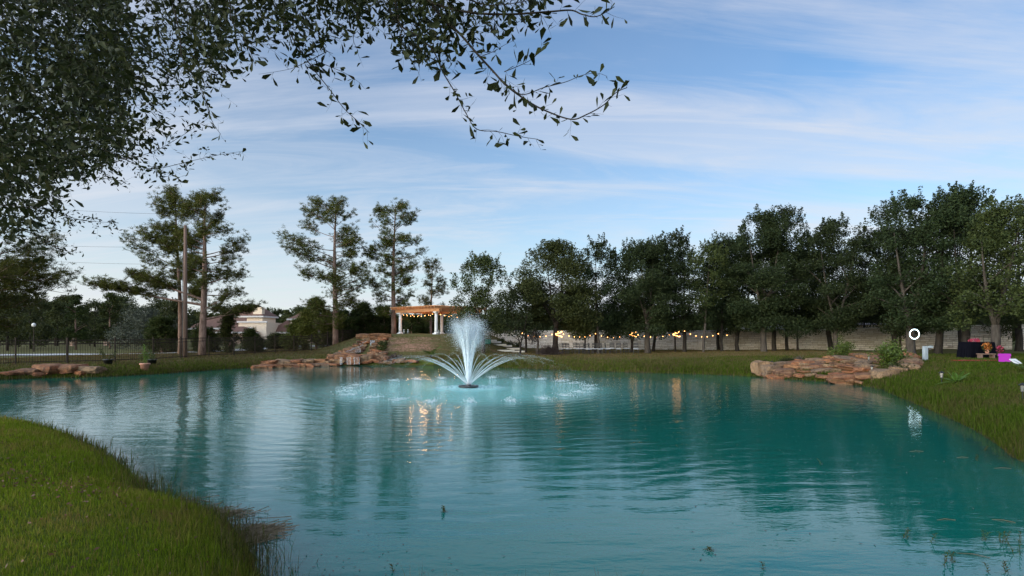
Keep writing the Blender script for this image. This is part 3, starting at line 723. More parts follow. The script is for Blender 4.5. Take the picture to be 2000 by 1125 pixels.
oak_at(1758, 47, 440, 46, 645, .11, 'slim dark oak tight behind the V-limbed one', 127, dens=.8, sprigs=20)
oak_at(1779, 39, 372, 58, 640, .29, 'thick grey-barked oak right behind the ring light', 128, barkk='pale', fork=.8, forkz=1.6, dens=1.0, sprigs=50)
oak_at(1832, 38.5, 362, 62, 640, .24, 'tall oak with a dark leaning trunk right of the white pedestal', 129, dens=1.15, sprigs=60, lean=(.4, 0), shift=.6)
oak_at(1875, 44, 375, 60, 640, .13, 'oak with a thin dark trunk just left of the black draped table', 130, dens=1.0, sprigs=50)
oak_at(1886, 36.5, 362, 64, 640, .24, 'big dark oak whose trunk is hidden by the black draped table', 131, dens=1.15, sprigs=60, fork=.5, forkz=2.5)
oak_at(1941, 33.5, 392, 66, 640, .25, 'oak with a curved pale trunk rising behind the flowers', 132, barkk='pale', fork=.9, forkz=2.0, lean=(.6, 0), dens=1.2, sprigs=60, leafm='oak_leaf2')
oak_at(1990, 43, 385, 56, 645, .24, 'dark-trunked oak at the right edge in front of the wall', 133, dens=1.1, sprigs=40, leafm='oak_leaf2')
oak_at(2050, 34, 380, 66, 640, .24, 'oak reaching in from beyond the right edge', 134, dens=1.1, sprigs=40)

# --- tall pines
def pine_at(px, Y, ytop, tr, prof, label, seed, **k):
    p = foot(px, Y); H = zt(ytop, Y) - p.z
    return pine(px, Y, H, tr, [((zt(py, Y) - p.z) / H, l / FPX * Y, r / FPX * Y) for py, l, r in prof], label, seed, **k)
pine_at(395, 46, 378, .30, [(612, 30, 55), (600, 50, 70), (560, 50, 85), (490, 50, 95), (470, 60, 90), (440, 40, 55), (410, 35, 50), (382, 12, 18)],
        'tall pine with a thick reddish trunk and long limbs right of the wooden pole', 201, nb=44, lean=(.4, 0), big=[(.33, 186, 8.6, 1.6), (.36, 172, 6.6, 2.2), (.24, 20, 3.6, .8)])
pine_at(352, 48, 368, .20, [(560, 70, 30), (510, 100, 30), (470, 60, 30), (440, 30, 30), (400, 52, 30), (375, 20, 20)],
        'bushy-topped pine whose stem is hidden behind the wooden pole', 202, nb=36, lean=(-.5, .3))
pine_at(655, 57, 389, .29, [(640, 40, 25), (600, 75, 45), (560, 92, 70), (520, 100, 55), (480, 85, 50), (440, 62, 45), (410, 55, 35), (392, 15, 15)],
        'tall open pine above the waterfall, left of the pair', 203, nb=54, ntw=7, tuft=.85, tn=15)
pine_at(769, 59, 398, .27, [(620, 30, 30), (580, 40, 45), (540, 60, 40), (500, 62, 70), (470, 58, 60), (440, 50, 45), (415, 30, 25), (400, 12, 12)],
        'tall pine behind the left end of the pergola, with a slightly bent trunk', 204, nb=50, ntw=7, tuft=.85, tn=15)
pine_at(842, 68, 503, .16, [(630, 26, 26), (590, 28, 30), (550, 26, 26), (520, 14, 14), (506, 6, 6)],
        'slender young pine showing above the pergola roof', 205, nb=40, ntw=5, tuft=.7, tn=13)
pine_at(-75, 36, 440, .30, [(650, 60, 130), (600, 60, 150), (560, 60, 140), (520, 60, 168), (490, 60, 110), (450, 20, 30)],
        'pine reaching its golden green limbs in from the left edge', 206, nb=46, ntw=9)

# --- the young pines and shrubs along the fence
def bushy(px, Y, ytop, half, label, seed, leafm='pine_dark', group='young pines growing behind the fence', yb=690, nb=44, name='pine_tree', tn=15):
    p = foot(px, Y); H = max(1.2, zt(ytop, Y) - p.z); r = half / FPX * Y
    return pine(px, Y, H, .09 + H * .012, [(.06, r * .8, r * .8), (.25, r, r), (.55, r * .85, r * .85), (.85, r * .45, r * .45), (1.0, r * .12, r * .12)], label, seed, nb=nb, leafm=leafm, ntw=8, tuft=1.15, group=group, tn=tn, name=name)
bushy(448, 50, 612, 12, 'young pine growing in front of the house, with a pointed top', 301, nb=20)
bushy(402, 52, 648, 22, 'low dark young pine at the foot of the tall reddish pine', 302)
bushy(492, 53, 652, 16, 'low young pine by the fence in front of the cream house wall', 303, nb=26)
bushy(316, 52, 628, 34, 'dense dark young pine left of the wooden pole', 304)
bushy(580, 60, 628, 22, 'young pine covering the right end of the house', 305, 'pine')
bushy(618, 60, 588, 38, 'taller young pine left of the open pine trunk', 306, 'pine')
bushy(668, 62, 612, 34, 'dark young pine around the foot of the open pine', 307)
bushy(712, 64, 596, 38, 'broad young pine above the waterfall', 308)
bushy(752, 66, 604, 34, 'broad young pine left of the pergola', 309)
bushy(805, 72, 622, 36, 'dark young pine seen through the left bay of the pergola', 310)
bushy(890, 72, 622, 34, 'dark young pine seen through the right bay of the pergola', 311)
bushy(845, 76, 612, 36, 'dark young pine directly behind the pergola columns', 312)
bushy(540, 62, 664, 20, 'small young pine at the fence left of the house end', 313, nb=26)

# --- woods beyond the field, behind the house and behind the wall
FG = 'trees of the far wood beyond the field'
protos = [clump_tree('broadleaf_tree', 401, 9, 3.6, .8, 7600, 'far_leaf', .20), clump_tree('broadleaf_tree', 402, 8, 4.2, .5, 7600, 'oak_leaf2', .20),
          clump_tree('pine_tree', 403, 10, 2.6, 1.6, 6400, 'pine_dark', .20, barkk='pine', prof=lambda h: (1 - h) ** .6 * .9 + .12),
          clump_tree('broadleaf_tree', 404, 6, 3.2, .3, 6800, 'far_leaf', .18),
          clump_tree('willow_tree', 405, 6, 4.4, .2, 9000, 'grey_leaf', .15)]
used = set()
def far_tree(i, px, Y, ytop, label, group, wide=1.0):
    o = protos[i]
    if i in used: o = copy_tree(o)
    used.add(i); p = foot(px, Y); H = zt(ytop, Y) - p.z; s = H / (9, 8, 10, 6, 6)[i]
    o.location = p; o.scale = (s * wide, s * wide, s); o.rotation_euler = (0, 0, (px * 7.7) % 6.28)
    tag(o, label, 'tree', group); return o
KN = ['rounded', 'broad', 'pointed', 'low rounded', 'greyish']
rng = random.Random(8)
farL = [(15, 62, 575, 1), (60, 70, 568, 0), (112, 84, 590, 1), (148, 66, 572, 2), (185, 80, 585, 0), (215, 70, 568, 2), (250, 86, 590, 0), (282, 60, 602, 4), (340, 78, 588, 1), (-40, 70, 560, 0),
        (130, 100, 580, 1), (235, 100, 578, 1), (310, 96, 580, 0), (80, 90, 580, 2), (20, 95, 575, 0)]
WH = ['at the left edge of the photo', 'beyond the street lamp', 'between the street lamp and the pointed pine', 'with bare trunk showing above the field fence', 'beyond the potted plants', 'with open branches above the field',
      'at the right of the open-branched pine', 'of willowy shape just beyond the fence', 'left of the wooden pole', 'outside the left edge', 'back row, above the first tub plant', 'back row, above the terracotta pot',
      'back row, left of the long pine limb', 'back row, beside the street lamp', 'back row, at the left edge']
for (px, Y, yt, i), w in zip(farL, WH): far_tree(i, px, Y, yt, '%s dark tree of the far wood, %s' % (KN[i], w), FG)
for k, (px, Y, yt, i) in enumerate([(440, 150, 592, 0), (475, 150, 596, 1), (535, 155, 601, 0), (560, 150, 603, 2), (590, 150, 600, 1), (625, 145, 598, 0)]):
    far_tree(i, px, Y, yt, ['rounded treetop over the left roof of the house', 'broad treetop behind the house tower', 'treetop just right of the chimney', 'pointed treetop right of the chimney', 'treetop over the dormer of the house', 'treetop right of the house roof'][k], 'treetops behind the brick house', 1.2)
for k, (px, Y, yt, i) in enumerate([(700, 92, 606, 1), (780, 95, 612, 0), (870, 96, 600, 2), (905, 82, 606, 0), (930, 80, 612, 1)]):
    far_tree(i, px, Y, yt, ['broad tree far behind the waterfall', 'tree far behind the left pergola column', 'pointed tree far behind the pergola', 'rounded tree right of the pergola roof', 'broad tree behind the rightmost pergola column'][k], 'trees far behind the pergola')
bw = [(965, 78, 628), (1000, 74, 618), (1040, 76, 622), (1080, 73, 610), (1120, 76, 618), (1165, 72, 600), (1205, 74, 612), (1250, 70, 606), (1295, 72, 604), (1340, 70, 612), (1385, 68, 596), (1430, 70, 610), (1475, 66, 600),
      (1525, 66, 596), (1570, 64, 600), (1620, 62, 590), (1670, 62, 600), (1725, 60, 585), (1780, 60, 600), (1830, 58, 580), (1880, 58, 600), (1930, 56, 585), (1985, 56, 600), (2030, 56, 590)]
NM = ['left end of the wall', 'mound steps', 'thin forked oak', 'broad double-trunked oak', 'first chairs', 'narrow dark oak', 'middle of the chairs', 'stout pale oak', 'curved dark oak', 'pole-like oak', 'kinked white stem', 'sagging light string', 'pale Y-forked oak',
      'thick black trunk', 'left end of the rock pile', 'yellow-green shrub', 'thin-stemmed oaks', 'V-limbed oak', 'ring light', 'white pedestal', 'black draped table', 'flowers', 'right edge of the photo', 'far right end of the wall']
for k, (px, Y, yt) in enumerate(bw):
    far_tree((3, 1, 0)[k % 3], px, Y, yt, '%s tree beyond the stone wall behind the %s' % (('low rounded', 'broad', 'rounded')[k % 3], NM[k]), 'trees growing beyond the stone wall', 1.15)
# the wood that closes the horizon
g = nr(55); n = 150000; a = g.uniform(-1.05, 1.05, n); rad = g.uniform(185, 250, n); x = np.sin(a) * rad; y = np.cos(a) * rad
topz = 8.0 + 2.2 * wob(x, y, .035) + 2.0 * wob(x, y, .15, 2); c = np.stack([x, y, g.random(n) ** .8 * topz], 1); s = g.uniform(.35, .8, n)
tag(poly_mesh('distant_wood', diamonds(c, s, s * .6, g), M['far_leaf']), 'hazy dark line of distant woodland on the horizon', 'woodland', kind='stuff')

# ------------------------------------------------------------------ the long limestone wall
def build_wall():
    A = Vector((-5.5, 67, 0)); B = Vector((40.6, 45.8, 0)); root = empty('stone_wall', (A.x, A.y, 0), 0, 'long pale limestone block wall running behind the oak trees', 'wall')
    ang = math.atan2(B.y - A.y, B.x - A.x); root.rotation_euler = (0, 0, ang); L = (B - A).length; n = 18
    def seg(name, x0, x1, z0a, z1a, z0b, z1b, th, m, dy=0):
        mb = MB(); h = th / 2
        v = [(x0, -h + dy, z0a), (x1, -h + dy, z0b), (x1, h + dy, z0b), (x0, h + dy, z0a), (x0, -h + dy, z1a), (x1, -h + dy, z1b), (x1, h + dy, z1b), (x0, h + dy, z1a)]
        mb.add(v, [(3, 2, 1, 0), (4, 5, 6, 7), (0, 1, 5, 4), (1, 2, 6, 5), (2, 3, 7, 6), (3, 0, 4, 7)]); return mb.build(name, m, root)
    mb = MB(); mc = MB()
    def topz(t): return 2.66 + .03 * t + .40 * float(smooth(np.array((t - .60) / .4)))
    d = (B - A) / L
    for i in range(n):
        t0, t1 = i / n, (i + 1) / n
        for t, lst in ((t0, 0), (t1, 1)): pass
        x0, x1 = t0 * L, t1 * L; z0, z1 = topz(t0), topz(t1)
        vs = [(x0, -.18, -.4), (x1, -.18, -.4), (x1, .18, -.4), (x0, .18, -.4), (x0, -.18, z0), (x1, -.18, z1), (x1, .18, z1), (x0, .18, z0)]
        mb.add(vs, [(0, 1, 5, 4), (2, 3, 7, 6)])
        vs = [(x0, -.22, z0), (x1, -.22, z1), (x1, .22, z1), (x0, .22, z0), (x0, -.22, z0 + .07), (x1, -.22, z1 + .07), (x1, .22, z1 + .07), (x0, .22, z0 + .07)]
        mc.add(vs, [(3, 2, 1, 0), (4, 5, 6, 7), (0, 1, 5, 4), (2, 3, 7, 6)])
    mb.build('wall_face', M['limestone'], root); mc.build('coping', M['cap'], root)
    for x in (0, L * .985):
        z = topz(x / L); q = MB(); q.box((x + .25, 0, (z - .3) / 2), (.5, .56, z + .5)); q.build('pillar', M['limestone'], root)
    C2 = MB(); C2.box((5, 0, 1.25), (10, .36, 3.9)); o = C2.build('return_wall', M['limestone'], root); o.location = (L + .5, .0, 0); o.rotation_euler = (0, 0, R(14))
M['cap'] = plain('coping_stone', (.60, .56, .51), .85, var=.12, scale=2)
build_wall()

# ------------------------------------------------------------------ the metal fence on the left
def build_fence():
    pts = []
    for px, Y in ((-60, 31.3), (0, 33), (90, 34.3), (180, 35.6), (270, 37.4), (362, 41.2), (440, 44.5), (520, 49), (600, 54), (680, 60), (745, 66)):
        p = foot(px, Y); pts.append((p.x, p.y))
    P = catmull(pts, 12, False); s = np.concatenate([[0], np.cumsum(np.linalg.norm(np.diff(P, axis=0), axis=1))])
    def q(d): return Vector((float(np.interp(d, s, P[:, 0])), float(np.interp(d, s, P[:, 1])), 0))
    p0 = q(0); root = empty('metal_fence', (p0.x, p0.y, 0), 0, 'dark iron picket fence along the lawn on the left', 'fence')
    step = 2.42; n = int(s[-1] / step)
    for i in range(n + 1):
        a = q(i * step) - p0; za = gz(a.x + p0.x, a.y + p0.y)
        big = 1.5 if i in (2, 12) else 1
        mb = MB(); mb.box((a.x, a.y, za + .78), (.065 * big, .065 * big, 1.62)); mb.box((a.x, a.y, za + 1.605), (.085 * big, .085 * big, .03)); mb.build('post', M['metal_dark'], root)
        if i == n: break
        b = q((i + 1) * step) - p0; zb = gz(b.x + p0.x, b.y + p0.y); d = (b - a).normalized(); mb = MB(); rz = math.atan2(d.y, d.x); L = (b - a).length
        for h in (.16, 1.22, 1.44):
            u = a + d * .05; w = b - d * .05
            mb.tube([(u.x, u.y, za + h), (w.x, w.y, zb + h)], .022, 4)
        k = int(L / .125)
        for j in range(1, k):
            t = j / k; c = a.lerp(b, t); z = za + (zb - za) * t
            mb.box((c.x, c.y, z + .79), (.018, .018, 1.42), rz)
        mb.build('picket_panel', M['metal_dark'], root)
build_fence()
def field_fence():
    a = at(-40, 660, 78); b = at(300, 660, 90); p = foot(-40, 78); root = empty('field_fence', p, 0, 'low dark rail fence with stone pillars across the far field', 'fence')
    n = 10
    for i in range(n + 1):
        t = i / n; x, y = a.x + (b.x - a.x) * t, a.y + (b.y - a.y) * t; z = gz(x, y)
        mb = MB(); w = .55 if i in (5, 7) else .13; mb.box((x - p.x, y - p.y, z - p.z + .6), (w, w, 1.3)); mb.build('post', M['brick'] if w > .3 else M['metal_dark'], root)
    mb = MB()
    for h in (.45, .75, 1.05): mb.tube([(0, 0, h), (b.x - p.x, b.y - p.y, gz(b.x, b.y) - p.z + h)], .05, 4)
    mb.build('rail', M['metal_dark'], root)
field_fence()

# ------------------------------------------------------------------ brick house
def hip(mb, x0, x1, y0, y1, z0, z1, rx=None):
    w = min((x1 - x0), (y1 - y0)) / 2
    if x1 - x0 >= y1 - y0: a, b = (x0 + w, (y0 + y1) / 2, z1), (x1 - w, (y0 + y1) / 2, z1)
    else: a, b = ((x0 + x1) / 2, y0 + w, z1), ((x0 + x1) / 2, y1 - w, z1)
    v = [(x0, y0, z0), (x1, y0, z0), (x1, y1, z0), (x0, y1, z0), a, b]
    if x1 - x0 >= y1 - y0: f = [(0, 1, 5, 4), (1, 2, 5), (2, 3, 4, 5), (3, 0, 4), (3, 2, 1, 0)]
    else: f = [(0, 1, 4), (1, 2, 5, 4), (2, 3, 5), (3, 0, 4, 5), (3, 2, 1, 0)]
    mb.add(v, f)
def house():
    Y = 108.0; o = foot(470, Y); root = empty('brick_house', o, 0, 'large cream and brick house with brown hipped roofs beyond the fence', 'house')
    def X(px): return (px - 1000) / FPX * Y - o.x
    def Z(py): return zt(py, Y) - o.z
    def block(px0, px1, d0, d1, pyt, m, name='wall'):
        x0, x1 = X(px0), X(px1); zt_ = Z(pyt); mb = MB(); mb.box(((x0 + x1) / 2, (d0 + d1) / 2, zt_ / 2 - .3), (x1 - x0, d1 - d0, zt_ + .6)); return mb.build(name, M[m], root)
    def roof(px0, px1, d0, d1, pe, pr, over=.5):
        x0, x1 = X(px0), X(px1); mb = MB(); hip(mb, x0, x1, d0 - over, d1 + over, Z(pe), Z(pr)); r = mb.build('roof', M['roof'], root)
        mb = MB(); mb.box(((x0 + x1) / 2, (d0 + d1) / 2, Z(pe) - .17), (x1 - x0 + .06, d1 - d0 + 2 * over + .06, .30)); mb.build('fascia', M['fascia'], r); return r
    # left wing with big roof
    block(362, 476, 2, 14, 640, 'brick'); roof(354, 500, 2, 15, 640, 598)
    # right wing
    block(523, 602, 3, 14, 648, 'brick'); roof(512, 610, 3, 15, 648, 606)
    # upper wing right (dormer)
    block(549, 578, 4.5, 9, 621, 'stucco'); roof(543, 586, 4.5, 9, 621, 610, .3)
    # cream tower : lower and upper storey
    block(473, 527, -1.5, 6, 630, 'stucco'); 
    mb = MB(); mb.box((X(500), -1.62, Z(629)), (X(529) - X(471), .25, .3)); mb.build('cornice', M['fascia'], root)
    block(487, 517, -1.0, 5, 615, 'stucco'); r = roof(466, 521, -1.2, 5, 617, 594, .35)
    mb = MB(); x0, x1 = X(500), X(517); mb.box(((x0 + x1) / 2, -.6, Z(608)), (x1 - x0, 1.2, Z(601) - Z(616))); c = mb.build('chimney', M['stucco'], root)
    mb = MB(); mb.tube([(X(508), -.6, Z(601)), (X(508), -.6, Z(597))], .2, 6); mb.build('chimney_pot', M['metal_dark'], c)
    # low brick front
    block(452, 511, -5, -1.8, 648, 'brick'); roof(446, 514, -5, -1.8, 648, 638, .4)
    for px0, px1, py0, py1, d in ((455, 463, 660, 672, -5), (466, 472, 660, 672, -5), (380, 392, 652, 668, 2), (540, 552, 655, 668, 3), (566, 578, 655, 668, 3), (492, 500, 640, 655, -1.5), (556, 566, 623, 628, 4.5)):
        x0, x1 = X(px0), X(px1); z0, z1 = Z(py1), Z(py0); mb = MB(); mb.box(((x0 + x1) / 2, d - .03, (z0 + z1) / 2), (x1 - x0, .1, z1 - z0)); w = mb.build('window', M['window'], root)
        mb = MB()
        for cx, cz, sx, sz in (((x0 + x1) / 2, z1, x1 - x0 + .3, .14), ((x0 + x1) / 2, z0, x1 - x0 + .3, .14), (x0, (z0 + z1) / 2, .14, z1 - z0), (x1, (z0 + z1) / 2, .14, z1 - z0), ((x0 + x1) / 2, (z0 + z1) / 2, .08, z1 - z0)): mb.box((cx, d - .1, cz), (sx, .08, sz))
        mb.build('frame', M['fascia'], w)
house()
def low_house(px0, px1, Y, pe, pr, label, m):
    o = foot((px0 + px1) / 2, Y); root = empty('low_house', o, 0, label, 'house', None); x0, x1 = (px0 - 1000) / FPX * Y - o.x, (px1 - 1000) / FPX * Y - o.x
    ze, zr = zt(pe, Y) - o.z, zt(pr, Y) - o.z
    mb = MB(); mb.box(((x0 + x1) / 2, 3, ze / 2 - .1), (x1 - x0 - .8, 6, ze)); mb.build('wall', M['stucco'], root)
    mb = MB(); v = [(x0, -.5, ze), (x1, -.5, ze), (x1, 6.5, ze), (x0, 6.5, ze), (x0 + .6, 3, zr), (x1 - .6, 3, zr)]; mb.add(v, [(0, 1, 5, 4), (1, 2, 5), (2, 3, 4, 5), (3, 0, 4), (3, 2, 1, 0)]); mb.build('roof', M[m], root)
low_house(1455, 1545, 59.5, 643, 626, 'pale pinkish roof of a low house showing over the wall right of the light string', 'far_roof')
low_house(1700, 1775, 58.5, 633.5, 629.5, 'low pale roof edge showing over the wall left of the ring light', 'far_roof')

# ------------------------------------------------------------------ pergola
def pergola():
    Lc, Nc, Rc, Bc = Vector((-11.3, 57, 0)), Vector((-7.2, 53.5, 0)), Vector((-3.6, 57.4, 0)), Vector((-7.6, 60.9, 0))
    ctr = (Lc + Rc) / 2; g0 = 2.30; root = empty('pergola', (ctr.x, ctr.y, g0), 0, 'cedar pergola on four white columns standing on the mound', 'pergola')
    ex = (Nc - Lc).normalized(); ey = (Rc - Nc).normalized(); rz = math.atan2(ex.y, ex.x); zt_ = 2.22
    mb = MB(); mb.box((0, 0, -.10), (6.6, 6.2, .2), rz); mb.build('slab', M['concrete'], root)
    for c in (Lc, Nc, Rc, Bc):
        q = c - ctr; mb = MB(); mb.lathe((q.x, q.y, 0), [(.155, .28), (.16, .5), (.15, 1.6), (.135, zt_ - .16)], 16); col = mb.build('column', M['white'], root, True)
        mb = MB(); mb.box((q.x, q.y, .08), (.50, .50, .16), rz); mb.lathe((q.x, q.y, 0), [(.23, .16), (.24, .2), (.2, .24), (.18, .29)], 16); mb.build('base', M['white'], col)
        mb = MB(); mb.lathe((q.x, q.y, 0), [(.15, zt_ - .18), (.18, zt_ - .14), (.2, zt_ - .09)], 16); mb.box((q.x, q.y, zt_ - .045), (.46, .46, .09), rz); mb.build('capital', M['white'], col)
    n_, w_, l_, r_ = [c - ctr for c in (Nc, Nc, Lc, Rc)]
    for (a, b, d) in ((Lc, Nc, ey), (Bc, Rc, ey), (Lc, Bc, ex), (Nc, Rc, ex)):
        a = a - ctr; b = b - ctr; u = (b - a).normalized()
        for s in (-1, 1):
            c = (a + b) / 2 + d * s * .13 ; L = (b - a).length + 1.2
            mb = MB(); zz = zt_ + .16 if d is ey else zt_ + .161
            if d is ex: L -= 1.55; 
            mb.box((c.x, c.y, zz), (L if d is ey else L + .0, .07, .30), math.atan2(u.y, u.x)); mb.build('beam', M['cedar'], root)
    k = 15
    for i in range(k):
        t = (i / (k - 1)) * 1.22 - .11; c = (Lc + (Nc - Lc) * t + Bc + (Rc - Bc) * t) / 2 - ctr; L = (Rc - Nc).length + 1.5
        mb = MB(); mb.box((c.x, c.y, zt_ + .31 + .10), (L, .05, .19), math.atan2(ey.y, ey.x)); mb.build('rafter', M['cedar'], root)
    k = 26
    for i in range(k):
        t = (i / (k - 1)) * 1.26 - .13; c = (Lc + (Bc - Lc) * t + Nc + (Rc - Nc) * t) / 2 - ctr; L = (Nc - Lc).length + 1.5
        mb = MB(); mb.box((c.x, c.y, zt_ + .505 + .03), (L, .04, .055), rz); mb.build('lath', M['cedar'], root)
    lt = bpy.data.lights.new('pergola_light', 'POINT'); lt.energy = 24; lt.color = (1, .48, .18); lt.shadow_soft_size = .06
    for a, b, t, s in ((Lc, Nc, .3, .28), (Lc, Nc, .72, .28), (Nc, Rc, .35, .36), (Nc, Rc, .75, .36), (Lc, Bc, .5, .15), (Bc, Rc, .5, .15), (Lc, Rc, .5, .2)):
        q = a.lerp(b, t); lo = bpy.data.objects.new('string_light_glow', lt); C.objects.link(lo); lo.location = (q.x, q.y, g0 + zt_ - .08 - s * 4 * t * (1 - t))
    return Lc, Nc, Rc, Bc, g0 + zt_
PL, PN, PR, PB, PZ = pergola()

def string_lights(name, pts, label, cat, group, spacing=.55, sag=.35, rb=.034):
    root = empty(name, pts[0], 0, label, cat, group); o = Vector(pts[0]); mb = MB(); cnt = 0; bm = None
    for a, b in zip(pts[:-1], pts[1:]):
        a = Vector(a) - o; b = Vector(b) - o; n = max(2, int((b - a).length / spacing)); path = []
        for i in range(n + 1):
            t = i / n; q = a.lerp(b, t) - Vector((0, 0, sag * 4 * t * (1 - t))); path.append(q)
            if i < n:
                if bm is None:
                    q0 = MB(); q0.lathe((0, 0, -.09), [(.01, -rb), (rb * .7, -rb * .6), (rb, 0), (rb * .7, rb * .7), (rb * .3, rb * 1.4)], 8); bo = q0.build('bulb', M['bulb'], root, True); bm = bo.data
                else: bo = link(bpy.data.objects.new('bulb', bm), root)
                bo.location = q
        mb.tube(path, .008, 4, False)
    mb.build('cord', M['metal_dark'], root)
def up(v, z): return (v.x, v.y, z)
string_lights('string_lights', [up(PL, PZ - .05), up(PN, PZ - .05)], 'string of warm bulbs hung along the left bay of the pergola', 'string lights', 'strings of warm bulbs', .52, .28, .028)
string_lights('string_lights', [up(PN, PZ - .05), up(PR, PZ - .05)], 'string of warm bulbs hung along the right bay of the pergola', 'string lights', 'strings of warm bulbs', .52, .36, .028)
string_lights('string_lights', [up(PL, PZ + .02), up(PB, PZ + .02), up(PR, PZ + .02)], 'string of warm bulbs along the rear beams of the pergola', 'string lights', 'strings of warm bulbs', .7, .15, .026)
S1 = [at(px, py, Y) for px, py, Y in ((1020, 649, 49.5), (1090, 646, 48.3), (1163, 650, 49.7), (1234, 648, 49.7), (1319, 648, 49.7), (1337, 645, 48.8), (1403, 650, 50), (1437, 639, 49.6))]
string_lights('string_lights', S1, 'long string of warm bulbs looped from trunk to trunk along the oak row', 'string lights', 'strings of warm bulbs', .52, .38, .036)
S2 = [at(px, py, Y) for px, py, Y in ((1090, 644, 48.2), (1092, 652, 48.2))] 
for px, Y, w in ((1236, 49.6, 'thin twin-stemmed oak right of the chairs'), (1091, 48.1, 'thick double oak trunk'), (1320, 49.6, 'pole-like oak stem')):
    c = at(px, 650, Y); pts = [c + Vector((.27 * math.cos(t), .27 * math.sin(t) - .1, -.25 + .07 * t)) for t in np.linspace(0, 7, 9)]
    string_lights('string_lights', pts, 'short string of warm bulbs wound round the ' + w, 'string lights', 'strings of warm bulbs', .32, .02, .034)

# ------------------------------------------------------------------ rocks
def rock_mesh(seed, slab=True):
    import bmesh
    bm = bmesh.new(); bmesh.ops.create_cube(bm, size=2); bmesh.ops.subdivide_edges(bm, edges=bm.edges[:], cuts=4, use_grid_fill=True)
    sx = Vector((seed * 3.7, seed * 1.9, seed * 5.3)); rr = random.Random(seed)
    ang = rr.uniform(0, 1.5)
    for v in bm.verts:
        p = v.co.copy(); s = max(abs(p.x), abs(p.y), abs(p.z)); q = p.normalized() * s
        p = p.lerp(q * 1.1, .26 if slab else .55)
        n = mnoise.noise_vector(p * .8 + sx); n2 = mnoise.noise_vector(p * 2.6 + sx)
        p = p + n * .30 + n2 * .07
        if slab: p.z = p.z * (1 - .2 * abs(p.x)) + .07 * math.sin(p.z * 9 + seed)
        v.co = p
    me = bpy.data.meshes.new('rock'); bm.to_mesh(me); bm.free(); me.materials.append(M['rock']); me.shade_flat()
    return me
SLAB = [rock_mesh(i) for i in range(9)]; BOUL = [rock_mesh(20 + i, False) for i in range(5)]
RC = random.Random(77); nrock = 0
def rock(p, sx, sy, sz, rz, label, group, kind='slab', name='sandstone_rock', tilt=.08):
    global nrock; nrock += 1
    me = RC.choice(SLAB if kind == 'slab' else BOUL); o = link(bpy.data.objects.new(name, me)); o.location = p; o.scale = (sx / 2, sy / 2, sz / 2)
    o.rotation_euler = (RC.uniform(-tilt, tilt), RC.uniform(-tilt, tilt), rz); return tag(o, label, 'rock', group)
# boulders on the left shore
LB = [(8, 733, 36, .26), (28, 733, 30, .30), (50, 731, 36, .42), (66, 734, 26, .32), (90, 729, 44, .72), (112, 728, 30, .60), (132, 729, 48, .72), (152, 733, 24, .45), (171, 729, 42, .55)]
LW = ['flat brown rock nearly sunk in the grass at the left edge', 'low brown rock second from the left edge', 'small orange rock on the left shore', 'small dark rock between the orange one and the tall block', 'blocky rust rock with a steep side on the left shore',
      'reddish boulder leaning between two larger ones on the left shore', 'largest rounded boulder of the left shore group', 'small boulder tucked beside the largest one on the left shore', 'flat-topped orange rock at the right end of the left shore group']
for (px, py, w, h), lb in zip(LB, LW):
    p = drop(px, py + 2); s = w / FPX * p.y; rock(p + Vector((0, .25, h * .34)), s * 1.05, s * .9, h * .78, RC.uniform(-.4, .4), lb, 'boulders on the left shore', 'boul')
# the ledge left of the waterfall: two courses along the water
for k, px in enumerate(range(513, 652, 15)):
    p = Vector((*W0(px, 717.6 - (px - 510) * .024), 0)); s = 15 / FPX * p.y
    rock(p + Vector((0, -.05, .07)), s * 2.1, 1.3, .28, RC.uniform(-.15, .15), 'flat tan slab in the lower course of the ledge along the water', 'lower ledge slabs left of the waterfall')
for k, px in enumerate(range(522, 652, 24)):
    p = Vector((*W0(px, 717.3 - (px - 510) * .024), 0)); s = 24 / FPX * p.y
    rock(p + Vector((0, .60, .33)), s * 1.35, 1.1, .34, RC.uniform(-.2, .2), 'rounded orange slab in the upper course of the ledge along the water', 'upper ledge slabs left of the waterfall')
def in_poly(x, y, P):
    c = False; n = len(P)
    for i in range(n):
        (ax, ay), (bx, by) = P[i], P[(i + 1) % n]
        if (ay > y) != (by > y) and x < (bx - ax) * (y - ay) / (by - ay) + ax: c = not c
    return c
def heap(poly, tries, dmin, size, label_fn, group, seed, lift=.12, flat=.36):
    rr = random.Random(seed); xs = [p[0] for p in poly]; ys = [p[1] for p in poly]; got = []
    for _ in range(tries):
        px, py = rr.uniform(min(xs), max(xs)), rr.uniform(min(ys), max(ys))
        if not in_poly(px, py, poly): continue
        p = drop(px, py)
        w = rr.uniform(*size) * (1 if len(got) < 22 else .68)
        if any((p - q).length < .41 * (w + w2) for q, w2 in got): continue
        got.append((p, w)); o = rock(p + Vector((0, 0, lift)), w * 1.12, w * rr.uniform(.75, 1.05), w * rr.uniform(flat * .75, flat * 1.25), rr.uniform(-.6, .6), None, group, rr.choice(('slab', 'slab', 'boul')), tilt=.16)
        o['label'] = label_fn(px, py, w)
    return got
CH = []
def wf_label(px, py, w):
    side = 'left of the cascade' if px < 690 else 'right of the cascade'
    hgt = 'near the top' if py < 675 else ('halfway up' if py < 695 else 'by the water')
    return '%s sandstone rock %s of the waterfall mound, %s' % ('large' if w > 1.15 else 'small', hgt, side)
WG = 'rocks of the waterfall mound'
heap([(640, 706), (650, 698), (690, 678), (724, 662), (722, 672), (704, 688), (672, 704), (668, 712), (640, 712)], 2600, .50, (.42, 1.0), wf_label, WG, 5, .13)
heap([(734, 664), (752, 663), (748, 680), (752, 700), (780, 706), (815, 708), (812, 712), (716, 712), (714, 700), (722, 686), (728, 672)], 2600, .52, (.42, 1.0), wf_label, WG, 6, .12)
